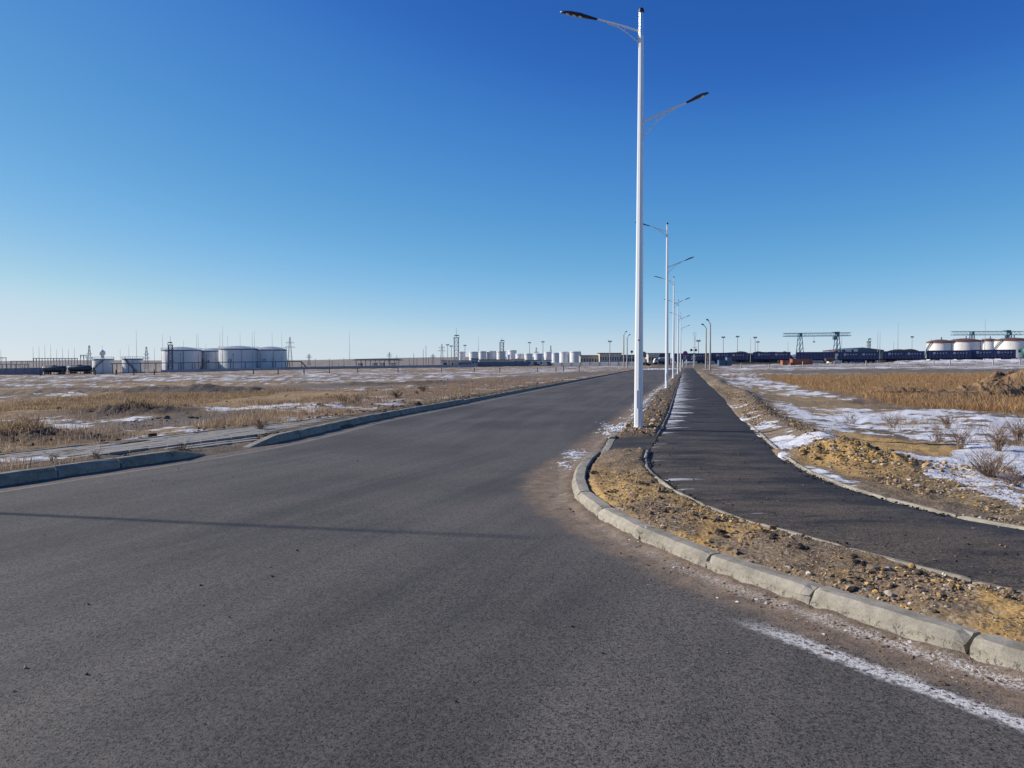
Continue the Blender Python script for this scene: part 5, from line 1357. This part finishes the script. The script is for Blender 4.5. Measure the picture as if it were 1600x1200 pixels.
# ================================================================== MIDDLE DEPOT
mid = [(716, 727, 549.8, 430), (733, 747, 549.8, 425), (748, 760, 549, 440), (760.5, 776, 548.8, 442), (776, 790, 549, 436), (794, 807, 547.5, 470), (792, 796.5, 554.5, 425), (805.5, 819.5, 553, 460), (819.3, 832, 552.6, 455), (834.5, 849, 552.6, 462), (850.5, 862, 550.2, 520), (862, 874, 551.5, 530), (874, 890, 550, 505), (890, 907, 549.5, 500)]
ml = ['hidden partly by the tall lattice tower', 'directly behind the blue kiosk', 'right of the one behind the kiosk', 'next after the gap, with ladder', 'behind the second lattice tower', 'taller and set back, right of the second tower', 'tiny, squeezed left of the beige building', 'low, above the beige building', 'low, right of the beige building', 'low, beside a floodlight mast', 'far, first after the mast', 'far, narrow, second after the mast', 'far, wide, third after the mast', 'with outside stair, last on the right']
for i, ((a_, b__, rt, D), lb) in enumerate(zip(mid, ml)):
    tank('white upright tank ' + lb, a_, b__, rt, rt - .8, D, M_whitem, M_whitem, group='row of white upright tanks in mid distance', rail=False, n=24, stair=(-1.2, .6) if i == 13 else None, pipes=False)
building('kiosk', 'blue-grey kiosk on posts at the panel fence', 736.5, 747, 561, 384, 3, M_bluewall, M_dsteel, 2, cat='kiosk')
building('depot_building', 'long beige building below the white tanks, left part', 690, 736, 564, 410, 10, M_wall, M_roofg, 4, zb=-1.6)
building('depot_building', 'beige building below the second lattice tower', 748.5, 801, 562.6, 412, 10, M_wall, M_roofg, 5)
building('depot_building', 'taller beige gabled building in the middle of the depot', 801.5, 820, 561.2, 410, 12, M_wall, M_wall, 2, 'gable', 559.8)
building('depot_building', 'pale low building right of the gabled one', 821, 862, 563.3, 415, 8, M_whitewall, M_roofg, 4)
fence('boundary_wall', 'white panel wall between the depot and the road end', 'wall', (XA(863, 350), 350), (XA(996, 340), 340), 1.7, M_whitewall, 4.5, .3, M_conc)
for px, py, D, lb in ((699.5, 538, 400, 'left of the tall lattice tower'), (705.2, 540, 400, 'thin, touching the tall lattice tower'), (726.5, 539, 415, 'right of the tall lattice tower'), (827.3, 534.6, 420, 'above the low white tanks'), (848.3, 533.3, 400, 'leaning a little, right of the low white tanks'), (952.8, 532.5, 330, 'above the building with red roof'),
                      (1129.8, 526, 340, 'right of the two grey lamp posts'), (1152, 525, 350, 'second right of the grey lamp posts'), (1179.5, 526.5, 345, 'third right of the grey lamp posts'), (1091, 531.5, 300, 'left of the two grey lamp posts'), (1183.8, 533.5, 380, 'short, close behind the third')):
    mast('floodlight mast ' + lb, px, py, D, .9)
pylon('small lattice pylon among the far white tanks', 838, 543, 520, ((.7, 1.8),), 2, r=.1); pylon('thin lattice pylon above the far white tanks', 860.5, 540, 560, ((.6, 1.6),), 1.8, r=.1)
building('depot_building', 'long building with thin dark red roof left of the nearest lamp', 937, 971, 552.5, 345, 8, M_wall, M_redroof, 9)
building('depot_building', 'dark-windowed row building left of the red-roofed one', 907, 937, 556, 350, 8, M_conc, M_roofg, 7)
building('depot_building', 'grey row building right of the red-roofed one', 971, 996, 555.5, 350, 8, M_conc, M_roofg, 6)
building('depot_building', 'pale roofed building seen between the first two white lamps', 1013, 1030, 554, 345, 8, M_wall, M_whitewall, 4)
building('depot_building', 'dark low building left of the second white lamp', 1030.5, 1046, 557, 350, 8, M_conc, M_dsteel, 3)
# dark far treeline / wagons on the skyline
for a_, b__, pt, lb in ((1008, 1047, 552.6, 'distant dark line of wagons behind the road end'),):
    building('freight_row', lb, a_, b__, pt, 420, 3, M_dsteel, M_dsteel, 0, cat='freight wagons')
def truck(label, px, D, m, flip=False):
    x = XA(px, D); t = thing('truck', label, 'truck', (x, D, e1(x, D)), 0)
    MB().prism([(-2.7, .9), (-1.0, .9), (-1.0, 2.5), (-2.1, 2.5), (-2.6, 1.8)], 'y', -1.1, 1.1).obj('cab', M_whitewall, t)
    MB().box(-2.2, -1.5, -1.13, -1.1, 1.8, 2.35).obj('window', M_glass, t)
    q_ = MB(); q_.lathe([(.01, -.85), (.8, -.75), (1.0, -.6), (1.0, 3.0), (.8, 3.15), (.01, 3.25)], 16); q_.v = [(z, a_, b_ + 1.95) for a_, b_, z in q_.v]; q_.obj('tank_body', m, t, True)
    MB().box(-2.6, 3.3, -.5, .5, .6, .88).obj('chassis', M_darkframe, t)
    for xx in (-1.9, 1.2, 2.5):
        for s in (-1, 1): MB().tube((xx, s * .85, .5), (xx, s * 1.1, .5), .5, None, 12).obj('wheel', M_darkframe, t)
truck('grey tank truck standing beyond the end of the road', 1032, 300, M_steel)
def car(label, px, D, m, rz=0):
    x = XA(px, D); t = thing('parked_car', label, 'car', (x, D, e1(x, D)), rz)
    MB().prism([(-2.1, .35), (2.1, .35), (2.1, .85), (1.3, .95), (.8, 1.4), (-1.0, 1.4), (-1.5, .95), (-2.1, .85)], 'y', -.85, .85).obj('body', m, t)
    MB().prism([(-1.2, .97), (1.05, .97), (.72, 1.33), (-.92, 1.33)], 'y', -.87, .87).obj('window', M_glass, t)
    for xx in (-1.3, 1.3):
        for s in (-1, 1): MB().tube((xx, s * .7, .33), (xx, s * .88, .33), .33, None, 12).obj('wheel', M_darkframe, t)
car('dark car parked by the beige building in the depot', 765, 405, M_dsteel); car('dark car by the white wall, left of two', 839, 400, M_darkframe); car('dark car by the white wall, right of two', 861, 402, M_dsteel)
car('dark car near the road end beside the nearest lamp pole', 1008, 290, M_darkframe)

# ================================================================== CROSSING SIGNS
def disc(mb_r, th=.04, n=24): return MB().tube((0, -th, 0), (0, 0, 0), mb_r, None, n)
D = 205; x = XA(1070.6, D); z = e1(x, D)
t = thing('road_sign', 'round red-rimmed no-stopping sign with blue centre above a blue plate', 'road sign', (x, D, z))
zc = ZA(552, D) - z
MB().tube((0, 0, -.3), (0, 0, zc + .5), .05, None, 6).obj('post', M_steel, t)
for nm, r_, m_, off in (('rim', .62, M_red, -.06), ('face', .46, M_blue, -.105)):
    o = disc(r_).obj(nm, m_, t); o.location = (0, off, zc)
b_ = MB()
for s in (-1, 1): b_.bar((-.33, 0, -.33 * s), (.33, 0, .33 * s), .10)
o = b_.obj('cross', M_red, t); o.location = (0, -.16, zc)
o = MB().box(-.5, .5, -.04, 0, -.4, .35).obj('plate', M_bluewall, t); o.location = (0, -.06, ZA(559.6, D) - z)
# white portal barriers under it
for px, lb in ((1066.5, 'white post left of the no-stopping sign'), (1072.8, 'white post right of the no-stopping sign')):
    D2 = 200; x = XA(px, D2); z = e1(x, D2)
    tag(MB().tube((0, 0, -.2), (0, 0, ZA(562, D2) - z), .13, None, 8).obj('marker_post', M_whitewall, None, loc=(x, D2, z)), lb, 'marker post', 'white posts by the crossing sign')
D = 200; x = XA(1083.5, D); z = e1(x, D)
t = thing('crossing_signal', 'railway crossing signal with two round dark lamps and a white diagonal cross', 'crossing signal', (x, D, z))
zc = ZA(547, D) - z; zx = ZA(559, D) - z
MB().tube((0, 0, -.3), (0, 0, zc + .4), .07, None, 8).obj('post', M_whitewall, t)
MB().bar((-.6, 0, zc), (.6, 0, zc), .08).obj('crossbar', M_steel, t)
for s in (-1, 1): o = disc(.33, .06).obj('signal_lamp', M_black, t); o.location = (s * .6, -.06, zc)
for s in (-1, 1): MB().bar((-.62, -.14, zx - .36 * s), (.62, -.14 - .02 * s, zx + .36 * s), .14).obj('cross_board', M_whitewall, t)
MB().box(-.5, .5, -.2, -.02, zc - 1.1, zc - .8).obj('lower_lamp_box', M_black, t)
D = 280; x = XA(1085.4, D); z = e1(x, D); H = ZA(520, D) - z
t = thing('antenna_mast', 'tall mast with a flared antenna above the crossing signal', 'mast', (x, D, z))
MB().tube((0, 0, -.3), (0, 0, H * .72), .14, .1, 6).obj('pole', M_steel, t)
q_ = MB()
for s in (-1, 1): q_.bar((0, 0, H * .7), (s * .45, 0, H), .1)
q_.bar((-.45, 0, H), (.45, 0, H), .1); q_.bar((-1, 0, H * .56), (1, 0, H * .56), .12); q_.obj('antenna', M_steel, t)
D = 190; x = XA(1106, D); z = e1(x, D)
t = thing('road_sign', 'small square yellow sign with a black dot between the grey lamp posts', 'road sign', (x, D, z))
zc = ZA(557, D) - z
MB().tube((0, 0, -.3), (0, 0, zc), .05, None, 6).obj('post', M_steel, t)
MB().box(-.36, .36, -.09, -.05, zc - .33, zc + .33).obj('face', M_yellow, t); o = disc(.16).obj('dot', M_black, t); o.location = (0, -.095, zc)
D = 175; x = XA(987, D); z = e1(x, D); zc = ZA(549.6, D) - z
t = thing('road_sign', 'round dark-backed sign on a thin post left of the nearest lamp', 'road sign', (x, D, z))
MB().tube((0, 0, -.3), (0, 0, zc), .045, None, 6).obj('post', M_steel, t); o = disc(.30).obj('face', M_dsteel, t); o.location = (0, -.05, zc)
D = 200; x = XA(1005.3, D); z = e1(x, D); zc = ZA(554, D) - z
t = thing('signboard', 'dark blue signboard showing right of the nearest lamp pole', 'signboard', (x, D, z))
for s in (-1, 1): MB().bar((s * .5, 0, -.3), (s * .5, 0, zc), .08).obj('post', M_steel, t)
MB().prism([(-.75, zc - .7), (.75, zc - .7), (.75, zc + .3), (.4, zc + .75), (-.4, zc + .75), (-.75, zc + .3)], 'y', -.1, -.045).obj('board', M_fence, t)
# cabinets and boxes before the train
def cab(label, name, px0, px1, pyt, D, m, dep=2.0, cat='cabinet', legs=False):
    x0, x1 = XA(px0, D), XA(px1, D); xc = (x0 + x1) / 2; w = (x1 - x0) / 2; z = e1(xc, D); H = ZA(pyt, D, (px0 + px1) / 2) - z
    t = thing(name, label, cat, (xc, D, z)); MB().box(-w, w, 0, dep, -.2, H).obj('body', m, t, bevel=.03)
    MB().box(-w - .08, w + .08, -.08, dep + .08, H + .002, H + .12).obj('roof', m, t)
    for s in (-.5, .5): MB().box(w * s - w * .4, w * s + w * .4, -.04, -.003, .1, H * .9).obj('door', m, t)
    return t
cab('low blue cabinet left of the tall one', 'equipment_cabinet', 1123.5, 1134, 563, 235, mat('cabinet_blue', (.05, .10, .19), .6))
cab('tall narrow grey-blue cabinet before the blue train', 'equipment_cabinet', 1136, 1144, 558.5, 235, mat('cabinet_grey_blue', (.09, .13, .19), .6))
cab('short rust-coloured box left of the long container', 'container', 1222.8, 1231, 563.5, 245, M_rust, cat='container')
cab('long rust-coloured container lying before the blue train', 'container', 1238, 1270, 561.3, 245, M_rust, 2.4, cat='container')
cab('pale hut showing in the gap between the first two blue wagons', 'hut', 1167.5, 1177, 552, 330, M_whitewall, 2, cat='hut')
# platform shelter with red roof by wagon gap
t = building('signal_house', 'white timber house with a red roof behind the wagon gap', 1299, 1313, 552.5, 330, 5, M_whitewall, M_redroof, 2, 'gable', 547.2)
x = XA(1303, 240); tag(MB().prism([(-1.4, 1.0), (1.2, 1.0), (1.4, 2.2), (-1.6, 1.9)], 'y', -.6, .6).obj('dump_bin', M_redroof, None, loc=(x, 243, e1(x, 243))), 'dark red bin on the bank in front of the wagon gap', 'bin')
# concrete marker posts
mp = [(1158.5, 567.8, 575.5), (1202, 568.5, 576), (1254.5, 564.6, 575.5), (1304, 564, 575.5), (1353.5, 563.5, 575.5), (1459, 563, 575), (1484.6, 562.5, 574), (1552, 562, 572), (1594, 561.5, 572)]
pnm = ['first from the cabinets', 'second from the cabinets', 'before the rust-coloured container', 'before the white house', 'before the warehouse', 'left of two below the first white tank', 'right of two below the first white tank', 'below the gap of the last wagons', 'last one at the right edge']
mk = None
for (px, pt, pb), lb in zip(mp, pnm):
    D = 170; x = XA(px, D); z = e1(x, D); H = ZA(pt, D, px) - z
    tag(MB().box(-.09, .09, -.09, .09, -.3, H).obj('marker_post', M_conc, None, loc=(x, D, z)), 'pale concrete marker post ' + lb, 'marker post', 'pale marker posts before the railway')
lpx = [(0, 0), (63, 590.5), (98, 589), (148.5, 589.5), (181, 588.5), (209, 588), (241, 586.5), (396, 583), (434.5, 582.5), (475, 582), (514.5, 582), (559, 581), (622, 580.5), (690, 579), (741, 578.5), (781, 578.5), (840, 576), (869, 574.5), (880.5, 572), (905, 571.5)]
lnm = ['first from the left', 'second from the left, below the tank wagon', 'below the crossed-stair tank', 'right of the crossed-stair tank', 'below the one-stair tank', 'left of the leftmost big tank', 'below the third big tank', 'below the rightmost big tank', 'right of the rightmost big tank', 'below the pale wall left of the canopy', 'below the left of the canopy', 'below the right of the canopy', 'before the tall lattice tower', 'below the kiosk', 'below the second lattice tower', 'right end of the panel fence', 'past the panel fence', 'taller, past the panel fence', 'last one toward the road']
for (px, pt), lb in zip(lpx[1:], lnm):
    D = 112 if px < 500 else 130; x = XA(px, D); z = e1(x, D); H = ZA(pt, D, px) - z
    tag(MB().box(-.06, .06, -.06, .06, -.3, max(.8, H)).obj('fence_post', M_wood, None, loc=(x, D, z)), 'thin dark post in the left field, ' + lb, 'fence post', 'thin posts standing across the left field')

# ================================================================== RIGHT: CRANES, WAREHOUSE, TANKS
def crane(label, pxa, pxb, pyt0, pyt1, legs, D, trolley, slope=0):
    xa_, xb_ = XA(pxa, D), XA(pxb, D); z = e1((xa_ + xb_) / 2, D)
    t = thing('gantry_crane', label, 'gantry crane', (xa_, D, z)); L = xb_ - xa_
    zt = ZA(pyt0, D) - z; zb = ZA(pyt1, D) - z; n = 16
    q_ = MB()
    for yy in (-1.1, 1.1):
        q_.bar((0, yy, zt), (L, yy, zt + slope), .18); q_.bar((0, yy, zb), (L, yy, zb + slope), .24)
        for i in range(n):
            u0, u1 = L * i / n, L * (i + 1) / n; s0, s1 = slope * i / n, slope * (i + 1) / n
            q_.bar((u0, yy, zb + s0), ((u0 + u1) / 2, yy, zt + s0), .09); q_.bar(((u0 + u1) / 2, yy, zt + s0), (u1, yy, zb + s1), .09)
    for i in range(0, n + 1, 2): q_.bar((L * i / n, -1.1, zb + slope * i / n), (L * i / n, 1.1, zb + slope * i / n), .13)
    q_.obj('girder', M_crane, t)
    for px in legs:
        lx = XA(px, D) - xa_; q_ = MB()
        for sx in (-1, 1):
            for sy in (-1, 1):
                q_.bar((lx + sx * .9, sy * 3.2, -.3), (lx + sx * .45, sy * 1.1, zb), .24)
        for k in range(5):
            f0, f1 = k / 5, (k + 1) / 5
            for sy in (-1, 1): q_.bar((lx - .9 + .45 * f0, sy * (3.2 - 2.1 * f0), zb * f0), (lx + .9 - .45 * f1, sy * (3.2 - 2.1 * f1), zb * f1), .16)
        q_.bar((lx, -3.4, .3), (lx, 3.4, .3), .4); q_.obj('leg', M_crane, t)
        MB().box(lx - .55, lx + .55, -1.2, 1.2, zb - .2, zt + .1).obj('head_frame', M_crane, t)
    tx = XA(trolley, D) - xa_
    MB().box(tx - 1.3, tx + 1.0, -1.5, 1.5, zt + .12, zt + .65).obj('trolley', M_crane, t)
    MB().box(tx - 2.1, tx - .7, -2.6, -1.3, zb - 1.5, zb - .1).obj('driver_cab', M_crane, t)
    return t, xa_, z, zb
t, xa_, zc_, zb_ = crane('complete blue-green gantry crane left of the warehouse', 1224, 1327.5, 520.8, 525.5, (1249.5, 1307.5), 340, 1306, .25)
hx = XA(1271.5, 340) - xa_
MB().tube((hx, 0, zb_), (hx, 0, ZA(533.5, 340) - zc_), .05, None, 4).obj('cable', M_crane, t); MB().box(hx - .35, hx + .35, -.3, .3, ZA(535, 340) - zc_, ZA(533.3, 340) - zc_).obj('hook_block', M_dsteel, t)
crane('blue-green gantry crane above the white tanks at the right edge', 1486.5, 1598, 518, 523.5, (1518, 1576), 380, 1573, .1)
building('warehouse', 'wide blue-grey warehouse behind the blue wagons', 1311, 1381, 547, 340, 18, M_roofg, M_roofg, 0, 'gable', 542.8)
x0, x1 = XA(1321, 339.5), XA(1340, 339.5)
w_ = [o for o in bpy.data.objects if o.name.startswith('warehouse')][0]
q_ = MB(); q_.box(x0 - w_.location.x, x1 - w_.location.x, -.55, -.45, ZA(549.5, 339) - w_.location.z, ZA(545.1, 339) - w_.location.z); q_.obj('panel', M_whitewall, w_)
q_ = MB(); q_.box(XA(1331, 339) - w_.location.x, XA(1334, 339) - w_.location.x, -.62, -.56, ZA(549.5, 339) - w_.location.z, ZA(546.5, 339) - w_.location.z); q_.obj('doorway', M_black, w_)
rt = [(1450, 1487, 534.2, 530.4, 312, 'first white tank with rust-red roof, left one', None), (1483, 1531, 532.6, 528.6, 320, 'second white red-roofed tank, numbered, below the far crane leg', '№1'), (1531.5, 1558, 531.5, 528.8, 345, 'third and narrowest white red-roofed tank', None), (1557, 1607, 531.0, 527.6, 310, 'largest white red-roofed tank at the right edge, numbered', '№2')]
for a_, b__, rm, tp, D, lb, nm in rt: tank(lb, a_, b__, rm, tp, D, M_whiter, M_redroof, num=nm, rail=False, group='white tanks with rust-red roofs', stair=(2.4, 3.6))
for i, (a_, b__, rm, tp, D, lb, nm) in enumerate(rt):
    pxc = (a_ + b__) / 2; yc = D + (b__ - a_) * D / 2400; x = XA(pxc + 2, yc)
    tag(MB().tube((0, 0, -.2), (0, 0, 1.0), .22, .18, 8).obj('roof_vent', M_dsteel, None, loc=(x, yc, ZA(tp, yc))), 'dark vent pipe on ' + ['the first', 'the second', 'the third', 'the largest'][i] + ' red-roofed tank', 'vent pipe', 'vents on the red-roofed tanks')
for px, py, lb in ((1374.5, 517, 'right one of the pair behind the warehouse'), (1371, 517, 'left one of the pair behind the warehouse'), (1402.6, 505, 'tall one between the warehouse and the white tanks'), (1538.4, 498, 'tallest, in front of the third red-roofed tank'), (1314.8, 525, 'right of the first crane'), (1396, 533, 'short one right of the warehouse'), (1231, 533, 'left under the first crane girder'), (1172.5, 528, 'near the third floodlight mast')):
    rod('thin lightning rod on the right, ' + lb, px, py, 318, .16, 'thin lightning rods on the right')
mast('lamp mast with one arm left of the white red-roofed tanks', 1424.5, 525.5, 330, .7, .17)
light_tower('open lattice signal tower behind the warehouse', 1357, 3.6, 530, 528, 380, M_steel)
# dark heaps behind the train
for px, w_px, pt, D, lb in ((1158, 28, 547.5, 330, 'left dark coal heap behind the wagons'), (1190, 26, 547, 335, 'middle dark coal heap behind the wagons'), (1226, 12, 547.5, 330, 'small dark heap left of the first crane leg'), (1275, 60, 549, 345, 'grey long heap under the first crane'), (1399, 34, 546.7, 330, 'dark heap right of the warehouse'), (1110, 40, 549.6, 340, 'dark low heap behind the grey lamp posts')):
    x = XA(px, D); z = e1(x, D); H = ZA(pt, D, px) - z
    tag(heap_mesh(w_px * D / 1200 * 2.2, 14, H * .93, int(px) % 17, 40, 10, .07).obj('coal_heap', M_coal if 'grey' not in lb else M_roofg, None, True, loc=(x, D, z)), lb, 'heap', 'heaps behind the train')
